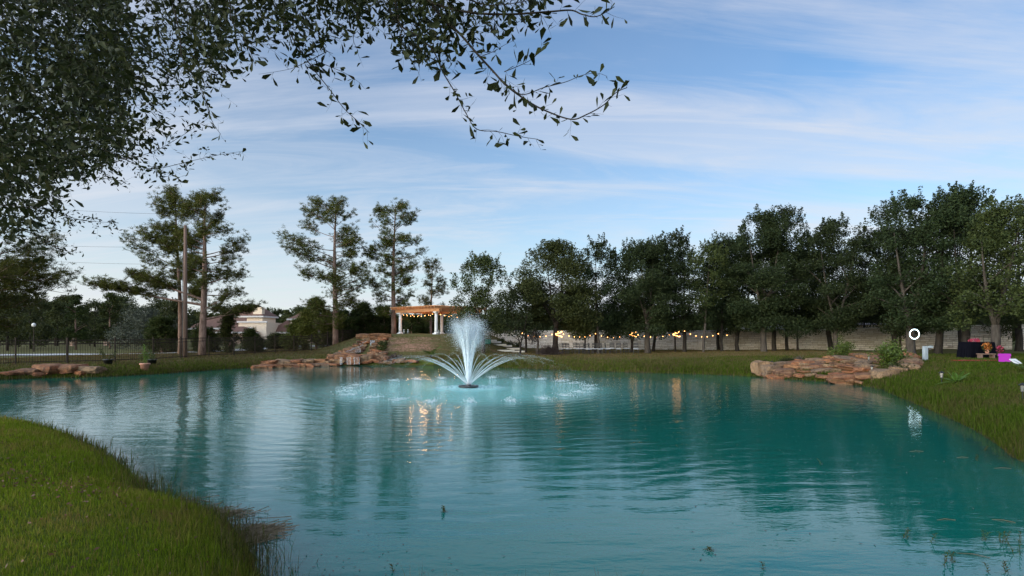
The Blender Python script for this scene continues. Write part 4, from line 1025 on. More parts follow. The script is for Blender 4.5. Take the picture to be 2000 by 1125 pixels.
for px, py, w, h, lb in ((712, 661, 1.5, .5, 'thick slab at the crest left of the top spout'), (742, 660, 2.0, .42, 'long orange slab at the crest right of the top spout'), (735, 664, 1.2, .3, 'dark lip stone under the top spout'),
                         (690, 690, 1.5, .34, 'orange stone splitting the stream halfway down'), (700, 698, 1.7, .28, 'wide flat ledge stone of the lowest fall'), (672, 699, 1.6, .28, 'left ledge stone of the lowest fall'),
                         (690, 709, 1.4, .8, 'dark wet block behind the lowest fall'), (668, 709, 1.2, .75, 'dark wet block at the left of the lowest fall'), (712, 709, 1.2, .7, 'wet block at the right of the lowest fall')):
    p = drop(px, py); rock(p + Vector((0, .1, h * .3)), w, w * .75, h, RC.uniform(-.3, .3), lb, WG)
# right hand rock pile
def rp_label(px, py, w):
    a = 'left' if px < 1580 else ('middle' if px < 1680 else 'right'); r = 'in the back row' if py < 710 else ('in the middle rows' if py < 730 else 'beside the water')
    return '%s flat sandstone rock %s of the right rock pile, %s part' % ('large' if w > 1.0 else 'small', r, a)
RG = 'rocks of the right rock pile'
heap([(1484, 738), (1490, 722), (1540, 718), (1600, 704), (1650, 696), (1720, 696), (1725, 706), (1700, 716), (1712, 734), (1690, 752), (1640, 748), (1560, 742)], 6000, .62, (.55, 1.25), rp_label, RG, 9, .09, .30)
heap([(1758, 694), (1776, 698), (1783, 712), (1778, 724), (1752, 738), (1715, 740), (1712, 733), (1748, 728), (1766, 715)], 700, .5, (.55, .95), lambda px, py, w: '%s red rock edging the bush bed at the right of the rock pile, %s' % ('chunky' if w > .75 else 'small', 'back end' if py < 708 else ('outer curve' if px > 1765 else 'front edge')), 'red rocks edging the bush bed', 10, .12, .5)
for px, py, w, h, lb in ((1490, 733, 1.0, .95, 'upright golden brown boulder at the left end of the right rock pile'), (1507, 736, 1.0, .7, 'rounded brown boulder second from the left of the right rock pile'), (1532, 737, 1.1, .5, 'grey brown boulder at the water by the left of the right pile'),
                         (1524, 718, 1.3, .4, 'orange slab at the upper left of the right rock pile'), (1565, 714, 1.3, .34, 'long pale-edged orange slab at the upper left of the right pile'), (1655, 748, 1.5, .5, 'broad pale slab at the waterline of the right rock pile')):
    p = drop(px, py); rock(p + Vector((0, .1, h * .3)), w, w * .8, h, RC.uniform(-.3, .3), lb, RG)
# a white stone or two
o = rock(drop(1634, 703) + Vector((0, -.2, .1)), .34, .3, .26, .3, 'whitish rounded stone below the yellow-green shrub', None, 'boul', 'pale_stone'); o.data = o.data.copy(); o.data.materials.clear(); o.data.materials.append(M['cap'])

# ------------------------------------------------------------------ waterfall on the mound
def waterfall():
    base = drop(697, 705); root = empty('waterfall', base, 0, 'small cascade running down the rocks in three steps into the pond', 'waterfall')
    g = nr(88)
    def strand(pts, w, name, dens):
        V = []; F = []; D = []
        for i, p in enumerate(pts):
            p = Vector(p) - base
            for k in range(5):
                s = (k / 4 - .5) * w * (1 + .2 * math.sin(i * 2 + k)); V.append((p.x + s, p.y - .06 * math.cos(k * 1.57) - .03, p.z + g.uniform(-.01, .01))); D.append(dens * g.uniform(.35, 1.0))
        for i in range(len(pts) - 1):
            for k in range(4): F.append((i * 5 + k, i * 5 + k + 1, (i + 1) * 5 + k + 1, (i + 1) * 5 + k))
        set_dens(idx_mesh(name, V, F, M['jet'], root, True), D)
    def fall(px, py0, py1, Y, w, n=8, nm='fall', dens=.8):
        strand([at(px + g.uniform(-.5, .5), py0 + (py1 - py0) * (i / n), Y - .12 * (i / n) ** .5 * 2) for i in range(n + 1)], w, nm, dens)
    Yt = drop(727, 668).y - .9
    for dx in (-3.0, -1.2, .8, 2.8, 4.4): fall(727 + dx, 664.5, 675 + abs(dx) * .3, Yt, .07, dens=.75)
    Ym = drop(704, 688).y - .9
    for dx in (-5, -2, 1.5, 4): fall(700 + dx, 681 + dx * -.3, 689, Ym, .06, dens=.55)
    Yl = drop(690, 711).y - .95
    for dx in (-25, -23.5, -22, -12, -9.5, -6, -4.6, 2, 3.6, 8, 12): fall(690 + dx, 697.5, 712, Yl, g.uniform(.025, .065), dens=.5)
    # stream running between the steps
    for a, b in (((724, 676), (704, 681)), ((699, 689), (682, 697)), ((665, 697.5), (702, 697.5)), ((700, 690), (712, 684))):
        pts = []
        for i in range(7):
            t = i / 6; p = drop(a[0] + (b[0] - a[0]) * t, a[1] + (b[1] - a[1]) * t); pts.append(p + Vector((0, -.7, .42)))
        strand(pts, .22, 'stream', .32)
waterfall()

# ------------------------------------------------------------------ fountain
def octa(c, r):
    d = np.array([[1, 0, 0], [-1, 0, 0], [0, 1, 0], [0, -1, 0], [0, 0, 1], [0, 0, -1]], float)
    V = (c[:, None, :] + d[None] * np.asarray(r)[:, None, None]).reshape(-1, 3)
    f = np.array([[0, 2, 4], [2, 1, 4], [1, 3, 4], [3, 0, 4], [2, 0, 5], [1, 2, 5], [3, 1, 5], [0, 3, 5]])
    return V, (np.arange(len(c))[:, None, None] * 6 + f[None]).reshape(-1, 3)
def fountain():
    root = empty('fountain', (FX, FY, 0), 0, 'floating fountain throwing a tall white plume and a ring of arching jets', 'fountain'); g = nr(31)
    mb = MB(); prof = [(.28, .02), (.44, .02), (.47, .06), (.44, .10), (.30, .10), (.26, .05)]; n = 28; vs = []; fs = []
    for r, z in prof:
        for k in range(n): t = 2 * math.pi * k / n; vs.append((r * math.cos(t), r * math.sin(t), z))
    for i in range(len(prof)):
        for k in range(n): fs.append((i * n + k, i * n + (k + 1) % n, ((i + 1) % len(prof)) * n + (k + 1) % n, ((i + 1) % len(prof)) * n + k))
    mb.add(vs, fs)
    for k in range(6): t = k * math.pi / 3; mb.tube([(0, 0, .05), (.36 * math.cos(t), .36 * math.sin(t), .07)], .025, 5)
    mb.build('float_ring', M['float'], root, True)
    mb = MB(); mb.lathe((0, 0, 0), [(.12, 0), (.13, .10), (.08, .16), (.07, .2)], 14); mb.build('nozzle', M['float'], root, True)
    G = 9.81; nj = 24; Rr = 5.3; drops = []; dr = []
    for k in range(nj):
        az = 2 * math.pi * (k + .35) / nj; R_ = Rr * g.uniform(.97, 1.03); hA = 1.28 * g.uniform(.95, 1.05)
        c, s = math.cos(az), math.sin(az); V = []; F = []; D = []; n = 24; m = 6
        for i in range(n + 1):
            t = .70 * i / n; r = .08 + R_ * t; z = .15 + 4 * hA * t * (1 - t); rad = .010 + .022 * t
            for q in range(m):
                a = 2 * math.pi * q / m; V.append((c * r - s * math.cos(a) * rad, s * r + c * math.cos(a) * rad, z + math.sin(a) * rad)); D.append(max(.0, 1.0 - 2.3 * t) * g.uniform(.3, 1.2) + .03)
        for i in range(n):
            for q in range(m): F.append((i * m + q, i * m + (q + 1) % m, (i + 1) * m + (q + 1) % m, (i + 1) * m + q))
        set_dens(idx_mesh('jet', V, F, M['jet'], root, True), D)
        kk = 170; t = g.beta(2.0, 1.5, kk); r = .08 + R_ * t + g.normal(0, .04 + .06 * t, kk); z = .15 + 4 * hA * t * (1 - t) + g.normal(0, .01 + .05 * t, kk); az2 = az + g.normal(0, .003 + .007 * t, kk)
        drops.append(np.stack([np.cos(az2) * r, np.sin(az2) * r, np.maximum(z, .02)], 1)); dr.append(g.uniform(.002, .0062, kk))
        # where the jet lands
        kk = 130; rr_ = R_ + g.normal(.1, .25, kk); aa = az + g.normal(0, .022, kk); zz = np.abs(g.normal(0, .06, kk)) + .01
        cc = np.stack([np.cos(aa) * rr_, np.sin(aa) * rr_, zz], 1); v, f = octa(cc, g.uniform(.006, .016, kk))
        V = []; F = []; D = []
        for a in range(9):
            for b in range(5):
                u = (a / 8 - .5) * 2; w = (b / 4 - .5) * 2; rr2 = R_ + .1 + u * .60; ta = w * .11; V.append((c * rr2 - s * ta, s * rr2 + c * ta, .012)); D.append(max(0, 1 - u * u) * max(0, 1 - w * w) * .8)
        for a in range(8):
            for b in range(4): F.append((a * 5 + b, a * 5 + b + 1, (a + 1) * 5 + b + 1, (a + 1) * 5 + b))
        sp = set_dens(idx_mesh('splash', V, F, M['foam'], root), D); sq = idx_mesh('droplets', v, f, M['drop'], sp); sq['kind'] = 'stuff'
    # central plume
    for k in range(16):
        az = 2 * math.pi * k / 16 + g.uniform(-.1, .1); H = g.uniform(1.95, 2.9); tilt = g.uniform(.03, .10) if k % 3 else g.uniform(.09, .14); c, s = math.cos(az), math.sin(az); vz = math.sqrt(2 * G * H); vr = vz * tilt
        V = []; F = []; D = []; n = 16; m = 6; T = vz / G
        for i in range(n + 1):
            t = T * .80 * i / n; r = .05 + vr * t; z = .18 + vz * t - .5 * G * t * t; rad = .016 + .05 * (i / n)
            for q in range(m):
                a = 2 * math.pi * q / m; V.append((c * r + math.cos(a) * rad, s * r + math.sin(a) * rad, z)); D.append((.95 - .6 * i / n) * g.uniform(.6, 1.2))
        for i in range(n):
            for q in range(m): F.append((i * m + q, i * m + (q + 1) % m, (i + 1) * m + (q + 1) % m, (i + 1) * m + q))
        set_dens(idx_mesh('jet', V, F, M['jet'], root, True), D)
        kk = 3000; u = g.beta(2.2, 1.5, kk) * 1.45; t = T * u; sc = .02 + .07 * u
        hv = g.normal(1, .035, kk); r = .05 + vr * t * g.normal(1, .12, kk); z = .18 + vz * hv * t - .5 * G * t * t
        cc = np.stack([c * r + g.normal(0, 1, kk) * sc, s * r + g.normal(0, 1, kk) * sc, z], 1); cc = cc[cc[:, 2] > .9]
        drops.append(cc); dr.append(g.uniform(.003, .0085, len(cc)))
    kk = 2600; a = g.uniform(0, 6.283, kk); r = np.abs(g.normal(0, .75, kk)) + .1; z = g.random(kk) ** 1.8 * 2.2 * np.exp(-r * .6); drops.append(np.stack([np.cos(a) * r + .25, np.sin(a) * r, z + .02], 1)); dr.append(g.uniform(.002, .005, kk))
    v, f = octa(np.concatenate(drops), np.concatenate(dr)); o = idx_mesh('spray', v, f, M['drop'], root); o['kind'] = 'stuff'
    V = []; F = []; D = []; n = 48; rings = [.2, .5, .8, 1.1, 1.45, 1.8]
    for ri, r in enumerate(rings):
        for k in range(n): t = 2 * math.pi * k / n; V.append((r * 1.15 * math.cos(t), r * math.sin(t), .008)); D.append([.9, .95, .8, .65, .3, 0][ri])
    for ri in range(5):
        for k in range(n): F.append((ri * n + k, ri * n + (k + 1) % n, (ri + 1) * n + (k + 1) % n, (ri + 1) * n + k))
    set_dens(idx_mesh('foam', V, F, M['foam'], root), D)
fountain()

# ------------------------------------------------------------------ furniture and things on the banks
def chair_proto(p, rz, label):
    root = empty('banquet_chair', p, rz, label, 'chair', 'chairs set out under the oaks')
    mb = MB(); mb.box((0, 0, .45), (.40, .40, .045)); mb.build('seat', M['chair_seat'], root, bevel=.01)
    for sx in (-1, 1):
        for sy in (-1, 1):
            mb = MB(); x, y = sx * .18, sy * .18
            mb.tube([(x * 1.08, y * 1.12, 0), (x, y, .43)] if sy < 0 else [(x * 1.08, y * 1.25, 0), (x, y, .43)], .019, 6); mb.build('leg', M['chair_frame'], root)
    mb = MB()
    for sx in (-1, 1): mb.tube([(sx * .18, .18, .42), (sx * .18, .235, .90)], .017, 6)
    for z in (.62, .80, .89): mb.box((0, .18 + (z - .42) * .115, z), (.38, .022, .05))
    for k in range(5): x = -.12 + k * .06; mb.tube([(x, .205, .62), (x, .224, .80)], .008, 4)
    mb.build('backrest', M['chair_frame'], root)
    mb = MB()
    for sy in (-1, 1): mb.tube([(-.18, sy * .19, .18), (.18, sy * .19, .18)], .012, 5)
    mb.build('stretcher', M['chair_frame'], root)
    return root
cx = [1103, 1111, 1125, 1131, 1139, 1146, 1154, 1162, 1179, 1187, 1195, 1208, 1224, 1242, 1095, 1150, 1172]
order = ['first', 'second', 'third', 'fourth', 'fifth', 'sixth', 'seventh', 'eighth', 'ninth', 'tenth', 'eleventh', 'twelfth', 'thirteenth', 'fourteenth']
c0 = None
for k, px in enumerate(cx):
    yb = 691 + (k % 2) * 1.0; p = drop(px, yb if k < 14 else 692.6)
    lb = '%s white-seated chair from the left in the row under the oaks' % order[k] if k < 14 else ('backless-looking white seat at the left end, in front of the row', 'white seat set in front of the middle of the row', 'white seat in front of the row, left of the grey leaning trunk')[k - 14]
    if c0 is None: c0 = chair_proto(p, .2, lb)
    else:
        c = copy_tree(c0); c.location = p; c.rotation_euler = (0, 0, RC.choice((.3, -.2, 1.6, .1, 3.0, .5))); c['label'] = lb

def pole():
    p = drop(362, 699); root = empty('wooden_pole', p, 0, 'tall bare wooden pole standing in front of the fence', 'pole'); H = zt(440, p.y) - p.z
    mb = MB(); mb.tube([(0, 0, -.3), (0, 0, H * .5), (.0, 0, H)], [.145, .13, .10], 12); mb.build('shaft', M['wood_pole'], root, True)
    mb = MB(); mb.tube([(-.17, -.05, 0), (-.16, -.05, H * .55), (-.135, -.04, H * .8)], .025, 6); mb.build('conduit', M['silver'], root)
    for h in (.66, .54): mb = MB(); mb.tube([(-.14, 0, H * h), (-.55, 0, H * h + .02)], .018, 5); mb.build('bracket', M['silver'], root)
    return p, H
pole_p, pole_H = pole()
for k, (ya, yb) in enumerate(((395, 418), (471, 482), (500, 516))):
    a, b = at(-30, ya, 80), at(330, yb, 62); pts = []
    for i in range(13): t = i / 12; pts.append(a.lerp(b, t) - Vector((0, 0, 1.2 * t * (1 - t))))
    mb = MB(); mb.tube(pts, .012, 4); tag(mb.build('power_line', M['metal_dark']), ('highest', 'middle', 'lowest')[k] + ' of the thin power lines crossing the sky at the left', 'cable', 'power lines at the left')

def lantern(p, label, s=1.0):
    root = empty('path_lantern', p, 0, label, 'lantern', 'black solar path lanterns'); root.scale = (s, s, s)
    mb = MB(); mb.tube([(0, 0, -.05), (0, 0, .26)], .014, 6); mb.build('stake', M['black_plastic'], root)
    mb = MB(); mb.lathe((0, 0, .26), [(.02, 0), (.055, .02), (.05, .035)], 4)
    for k in range(4): a = k * math.pi / 2; mb.tube([(.05 * math.cos(a), .05 * math.sin(a), .29), (.072 * math.cos(a), .072 * math.sin(a), .46)], .007, 4)
    mb.build('cage', M['black_plastic'], root)
    mb = MB(); mb.lathe((0, 0, .295), [(.035, 0), (.052, .16)], 4); mb.build('glass', M['glass_lamp'], root)
    mb = MB(); mb.lathe((0, 0, .46), [(.095, 0), (.10, .015), (.05, .045), (.012, .07)], 8); mb.build('cap', M['black_plastic'], root)
lantern(drop(1839, 752), 'black path lantern in the grass beside the small spiky plant')
lantern(drop(1997, 784), 'black path lantern on the bare patch at the right edge', .95)
lantern(drop(1703, 735), 'black path lantern standing among the rocks of the right pile')
lantern(drop(1507, 724), 'black path lantern at the left end of the right rock pile')
lantern(drop(1697, 714), 'black path lantern behind the rocks left of the bush')

def street_lamp():
    p = foot(66, 58); root = empty('street_lamp', p, 0, 'short street lamp with a white globe beyond the fence on the left', 'lamp'); H = zt(631, 58) - p.z
    mb = MB(); mb.tube([(0, 0, -.1), (0, 0, H - .4)], [.06, .04], 8); mb.build('post', M['metal_dark'], root)
    mb = MB(); mb.lathe((0, 0, H - .4), [(.06, 0), (.17, .1), (.19, .25), (.12, .36), (.03, .42)], 12); mb.build('globe', M['white'], root, True)
street_lamp()

def ring_light():
    p = drop(1786, 699); d = p.y; root = empty('ring_light', p, 0, 'glowing white ring light on a black stand before the grey oak', 'ring light')
    zc = zt(652.5, d) - p.z; Rr = 9.2 / FPX * d; r = .024; mb = MB(); n = 40; m = 8; vs = []; fs = []
    for i in range(n):
        a = 2 * math.pi * i / n
        for k in range(m):
            b = 2 * math.pi * k / m; q = Rr + r * math.cos(b); vs.append((q * math.cos(a), r * .6 * math.sin(b), zc + q * math.sin(a)))
    for i in range(n):
        for k in range(m): fs.append((i * m + k, i * m + (k + 1) % m, ((i + 1) % n) * m + (k + 1) % m, ((i + 1) % n) * m + k))
    mb.add(vs, fs); mb.build('ring', M['ring'], root, True)
    mb = MB(); mb.tube([(0, .03, .25), (0, .03, zc - Rr)], .016, 6)
    for k in range(3): a = k * 2.1 + .4; mb.tube([(0, .03, .45), (.33 * math.cos(a), .33 * math.sin(a) + .03, 0)], .012, 5)
    mb.build('stand', M['black_plastic'], root)
    mb = MB(); mb.box((0, .02, zc - .02), (.09, .02, .16)); mb.tube([(0, .02, zc - Rr), (0, .02, zc - .08)], .01, 5); mb.build('phone_holder', M['black_plastic'], root)
    return p
ring_light()
def pedestal():
    p = drop(1807, 704); root = empty('metal_post', p, 0, 'pale upright post with an arm at its top, in front of the wall', 'post'); H = zt(676, p.y) - p.z
    mb = MB(); mb.box((0, 0, H / 2 - .05), (.20, .18, H + .1), .2); mb.build('post', M['silver_pale'], root, bevel=.012)
    mb = MB(); mb.box((.22, 0, H - .06), (.34, .16, .08), .05); mb.box((.30, 0, H + .0), (.16, .13, .04), .05); mb.build('arm', M['silver_pale'], root, bevel=.01)
    mb = MB(); mb.box((.24, 0, H - .15), (.11, .10, .10)); mb.build('spout', M['silver'], root)
M['silver_pale'] = plain('pale_metal', (.34, .38, .40), .5, var=.1)
pedestal()

def table_things():
    p = drop(1907, 700); d = p.y; W = 50 / FPX * d; H = zt(668, d) - p.z
    root = empty('draped_table', p, .1, 'tall table under a black floor-length cloth below the oaks', 'table')
    vs = []; fs = []; n = 56; g = nr(4)
    for j, (z, o) in enumerate(((0.0, .07), (H * .5, .035), (H * .96, .0), (H, -.012))):
        for i in range(n):
            t = i / n * 4; s = int(t); f = t - s; a, b = W / 2, .42
            x, y = [(-a + 2 * a * f, -b), (a, -b + 2 * b * f), (a - 2 * a * f, b), (-a, b - 2 * b * f)][s]
            k = 1 + (o + .028 * (1 - z / H) * math.sin(i * 2.3 + math.sin(i))) * 1.2; vs.append((x * k, y * k, z))
    for j in range(3):
        for i in range(n): fs.append((j * n + i, j * n + (i + 1) % n, (j + 1) * n + (i + 1) % n, (j + 1) * n + i))
    mb = MB(); mb.add(vs, fs); mb.add(vs[3 * n:], [tuple(range(n))]); mb.build('tablecloth', M['black_cloth'], root)
    q = p + Vector((-.12, 0, H)); r2 = empty('wire_rack', q, 0, 'small open metal frame standing on the black table', 'rack')
    mb = MB(); w, h, b = .40, .32, .15
    for sx in (-1, 1):
        for sy in (-1, 1): mb.tube([(sx * w, sy * b, 0), (sx * w, sy * b, h)], .012, 4)
    for sy in (-1, 1): mb.tube([(-w, sy * b, h), (w, sy * b, h)], .012, 4)
    for sx in (-1, 1): mb.tube([(sx * w, -b, h), (sx * w, b, h)], .012, 4)
    mb.build('frame', M['metal_dark'], r2)
    gg = nr(9)
    for k, (dx, s) in enumerate(((-.2, .12), (.08, .15), (.22, .10))):
        c = unit(gg, 70) * (s * gg.random(70)[:, None] ** .4) * np.array([1.2, 1, .8]) + np.array([q.x + dx, q.y, q.z + s * .8])
        tag(poly_mesh('flower_posy', diamonds(c, .035, .025, gg), M['pink_flower']), ('leftmost small', 'middle round', 'rightmost small')[k] + ' bunch of pink flowers inside the wire rack', 'flowers', 'pink posies in the rack')
    # mat, basket bench, two arrangements
    q = drop(1916, 706); mb = MB(); mb.box((0, 0, .03), (2.3, .62, .025), .1); o = mb.build('red_mat', M['red_cloth']); o.location = q + Vector((-.2, 0, .02)); tag(o, 'red mat lying on the ground before the black table', 'mat')
    q = drop(1926, 702); root = empty('wooden_bench', q, 0, 'low rustic wooden bench under the orange flowers', 'bench')
    mb = MB(); mb.box((0, 0, .30), (.85, .35, .06)); mb.build('seat', M['wood_pole'], root, bevel=.01)
    for sx in (-1, 1): mb = MB(); mb.box((sx * .34, 0, .13), (.07, .30, .30)); mb.build('leg', M['wood_pole'], root)
    def bouquet(q, s, m, label):
        r = empty('flower_arrangement', q, 0, label, 'flowers', 'flower arrangements by the black table'); mb = MB(); mb.lathe((0, 0, 0), [(.06, 0), (.10, .1), (.08, .2), (.09, .22)], 10); mb.build('vase', M['terracotta'], r, True)
        c = unit(gg, 240) * (s * gg.random(240)[:, None] ** .4) + np.array([0, 0, .22 + s * .75]); poly_mesh('blooms', diamonds(c, .055, .035, gg), M[m], r)
        c = unit(gg, 120) * (s * 1.15 * gg.random(120)[:, None] ** .3) + np.array([0, 0, .20 + s * .6]); poly_mesh('leaves', diamonds(c, .07, .03, gg), M['oak_leaf2'], r)
    bouquet(q + Vector((.05, 0, .33)), .22, 'orange_flower', 'orange and yellow flower arrangement on the low rustic bench')
    bouquet(drop(1951, 700) + Vector((0, 0, .12)), .24, 'pink_flower', 'pink and orange flower arrangement beside the pale oak trunk')
    # little glowing magenta stool
    q = drop(1962, 712) + Vector((0, 0, .14)); root = empty('glowing_stool', q, .15, 'small stool glowing magenta on the grass by the flowers', 'stool'); mb = MB(); mb.box((0, 0, .30), (.44, .26, .13)); mb.build('seat', M['pink'], root, bevel=.03)
    for sx in (-1, 1): mb = MB(); mb.box((sx * .15, 0, .11), (.12, .22, .24)); mb.build('leg', M['pink'], root, bevel=.02)
    q = drop(1984, 714); root = empty('leaning_panel', q, .3, 'small pale panel leaning back on the grass right of the magenta stool', 'panel')
    mb = MB(); Mx = Matrix.Translation((0, 0, .17)) @ Matrix.Rotation(R(-52), 4, 'X'); mb.box((0, 0, 0), (.42, .03, .34), 0, 1, Mx); mb.build('board', M['white'], root); mb = MB(); mb.tube([(0, .05, .22), (0, .28, 0)], .012, 4); mb.build('prop', M['metal_dark'], root)
table_things()

# ------------------------------------------------------------------ shrubs, pots and small plants
def leafy(p, w, h, n, m, label, name, seed, cat='shrub', group=None, size=.05, stems=14):
    g = nr(seed); root = empty(name, p, 0, label, cat, group); mb = MB(); L = []
    for k in range(stems):
        a = g.uniform(0, 6.283); r = w * .5 * g.random() ** .6; hh = h * g.uniform(.55, 1.0) * (1 - .35 * (r / (w * .5)))
        e = Vector((math.cos(a) * r, math.sin(a) * r, hh)); mb.tube([(0, 0, -.05), e * .5 + Vector((0, 0, h * .08)), e], [.018, .012, .005], 4, False)
        kk = n // stems; t = .3 + .7 * g.random(kk)[:, None]; L.append(np.array(e)[None] * t + g.normal(0, .05 + .05 * w, (kk, 3)) * np.array([1, 1, .8]))
    mb.build('stem', M['oak_bark'], root); c = np.concatenate(L); c[:, 2] = np.maximum(c[:, 2], .02); poly_mesh('foliage', diamonds(c, g.uniform(.6, 1.2, len(c)) * size, size * .55, g, .2), M[m], root); return root
leafy(drop(1640, 702), 1.5, 1.5, 1500, 'bush', 'yellow-green shrub with a pointed top behind the right rock pile', 'shrub', 1, size=.06)
leafy(drop(1742, 716), 1.9, 1.5, 2600, 'bush', 'broad yellow-green bush in the stone-edged bed right of the rocks', 'shrub', 2, size=.06, stems=24)
leafy(drop(1757, 726), 1.2, .5, 1100, 'oak_leaf2', 'low dark green ground shrub at the foot of the broad bush', 'shrub', 3, size=.045)
for px, py, lb, s in ((1528, 709, 'small round dark plant on the left of the rock pile, first', 5), (1543, 707, 'small spiky dark plant on the left of the rock pile', 6), (1562, 706, 'low purplish plant at the back of the rock pile', 7), (1495, 713, 'grassy tuft at the left end of the rock pile', 8)):
    leafy(drop(px, py), .7, .35, 260, 'dry' if s == 7 else 'oak_leaf2', lb, 'small_plant', s, 'plant', size=.045, stems=9)
leafy(drop(748, 679), 1.0, .7, 420, 'oak_leaf2', 'dark green bush right of the waterfall, upper one', 'shrub', 15, size=.07)
leafy(drop(746, 688), 1.0, .6, 420, 'oak_leaf2', 'dark green bush right of the waterfall, lower one', 'shrub', 16, size=.07)
leafy(drop(772, 706), 1.5, .7, 420, 'dry', 'reddish brown shrub at the foot of the mound', 'shrub', 17, size=.07)
def fronds(p, n, L, label, name, seed, m='palm', group=None, trunk=0.0, up_=.9, leaf=.14, cat='palm'):
    g = nr(seed); root = empty(name, p, 0, label, cat, group); Q = []; mb = MB()
    if trunk: mb.tube([(0, 0, -.05), (0, 0, trunk)], [.07, .05], 8)
    else: mb.lathe((0, 0, -.03), [(.06, 0), (.07, .05), (.03, .1)], 8)
    mb.build('trunk', M['oak_bark'], root)
    mb = MB()
    for k in range(n):
        a = 2 * math.pi * k / n + g.uniform(-.2, .2); e = g.uniform(.25, up_); l = L * g.uniform(.75, 1.1); pts = []
        for i in range(9):
            t = i / 8; pts.append(Vector((math.cos(a) * l * t * math.cos(e), math.sin(a) * l * t * math.cos(e), trunk + l * (t * math.sin(e) - .45 * t * t * math.cos(e)))))
        mb.tube(pts, [.012 * (1 - .8 * i / 8) for i in range(9)], 4, False)
        side = Vector((-math.sin(a), math.cos(a), 0))
        for i in range(1, 33):
            t = i / 33; j = t * 8; b = pts[int(j)].lerp(pts[min(8, int(j) + 1)], j - int(j)); d = (pts[min(8, int(j) + 1)] - pts[int(j)]).normalized()
            for s in (-1, 1):
                ll = leaf * math.sin(math.pi * (.15 + .8 * t)) * l; v = (side * s + d * .7 - Vector((0, 0, .2))).normalized() * ll; w = d * .012
                Q.append([b - w, b + w, b + v * .7 + w * .8, b + v])
    mb.build('stalks', M[m], root); poly_mesh('fronds', Q, M[m], root); return root
fronds(drop(842, 699), 13, 1.3, 'small bright fan-leaved palm on the front slope of the mound', 'sago_palm', 21, trunk=.25, up_=1.3, leaf=.3)
fronds(drop(1868, 748), 15, .75, 'small spiky yellow-green plant on the right lawn', 'sago_palm', 22, up_=1.2)
fronds(drop(2012, 728), 15, 1.1, 'spiky palm leaning in at the right edge below the pale panel', 'sago_palm', 23, up_=1.2)
def pot(p, r, h, m, label, name, plantfn):
    root = empty(name, p, 0, label, 'potted plant'); mb = MB(); mb.lathe((0, 0, 0), [(r * .68, 0), (r * .92, h * .82), (r * 1.04, h * .84), (r * 1.04, h), (r * .92, h)], 20); mb.build('pot', M[m], root, True)
    mb = MB(); mb.lathe((0, 0, h - .03), [(r * .9, 0), (r * .9, .01)], 16); mb.build('soil', M['soil'], root); plantfn(root, h)
def corn(root, h):
    g = nr(5); mb = MB(); Q = []
    for (sx, hh) in ((0, 1.0), (-.08, .72), (.10, .55)):
        mb.tube([(0, 0, h - .05), (sx, 0, h + hh * .5), (sx * 1.6, 0, h + hh)], .018, 6)
        for k in range(30):
            a = g.uniform(0, 6.28); z = h + hh * g.uniform(.15, 1.0); l = g.uniform(.3, .5); e = g.uniform(.1, 1.1); x0 = sx * 1.4; d = Vector((math.cos(a) * math.cos(e), math.sin(a) * math.cos(e), math.sin(e))); w = Vector((-math.sin(a), math.cos(a), 0)) * .026
            b = Vector((x0, 0, z)); mm = b + d * l * .5; t = b + d * l - Vector((0, 0, l * .45)); Q += [[b - w * .3, b + w * .3, mm + w, mm - w], [mm - w, mm + w, t + w * .1, t - w * .1]]
    mb.build('stem', M['palm'], root); poly_mesh('leaves', Q, M['palm'], root)
def wispy(seed):
    def f(root, h):
        g = nr(seed); mb = MB(); L = []
        for k in range(12):
            a = g.uniform(0, 6.28); e = Vector((math.cos(a) * .45, math.sin(a) * .45, h + g.uniform(.3, .75))); mb.tube([(0, 0, h - .05), (e.x * .4, e.y * .4, h + .3), e], .006, 3, False)
            L.append(np.array(e)[None] * (1 - g.random(22)[:, None] * .5) + g.normal(0, .05, (22, 3)))
        mb.build('stem', M['oak_leaf2'], root); poly_mesh('leaves', diamonds(np.concatenate(L), .045, .018, g), M['oak_leaf2'], root)
    return f
pot(drop(283, 724), .28, .42, 'terracotta', 'bright leafy plant in a terracotta pot on the left shore', 'potted_plant', corn)
pot(drop(211, 713), .28, .34, 'black_plastic', 'wispy plant in a black tub, left of the terracotta pot', 'potted_plant', wispy(3))
pot(drop(297, 713), .28, .34, 'black_plastic', 'wispy plant in a black tub behind the terracotta pot', 'potted_plant', wispy(4))
# dark ornamental bush with a bleached driftwood stem
def ornamental():
    p = drop(1060, 693); g = nr(6); root = empty('ornamental_bush', p, 0, 'dark purple spiky bush with a bleached stem beside the stepped slope', 'shrub')
    mb = MB(); mb.tube([(-.45, 0, -.05), (-.42, .05, .6), (-.38, 0, 1.1), (-.5, 0, 1.7)], [.12, .10, .08, .03], 8); mb.build('trunk', M['pale_bark'], root, True)
    Q = []
    for k in range(700):
        a = g.uniform(0, 6.28); e = g.uniform(.15, 1.3); l = g.uniform(.5, 1.15); b = Vector((g.normal(.55, .3), g.normal(0, .3), 0)); d = Vector((math.cos(a) * math.cos(e), math.sin(a) * math.cos(e), math.sin(e))); w = d.orthogonal().normalized() * .02
        Q.append([b - w, b + w, b + d * l * .7 + w, b + d * l])
    poly_mesh('foliage', Q, M['dry'], root); c = unit(g, 700) * (.55 * g.random(700)[:, None] ** .4) + np.array([-.75, 0, 1.75]); c[:, 2] -= np.abs(g.normal(0, .25, 700)); poly_mesh('flower_head', diamonds(c, .07, .03, g), M['dry'], root)
ornamental()
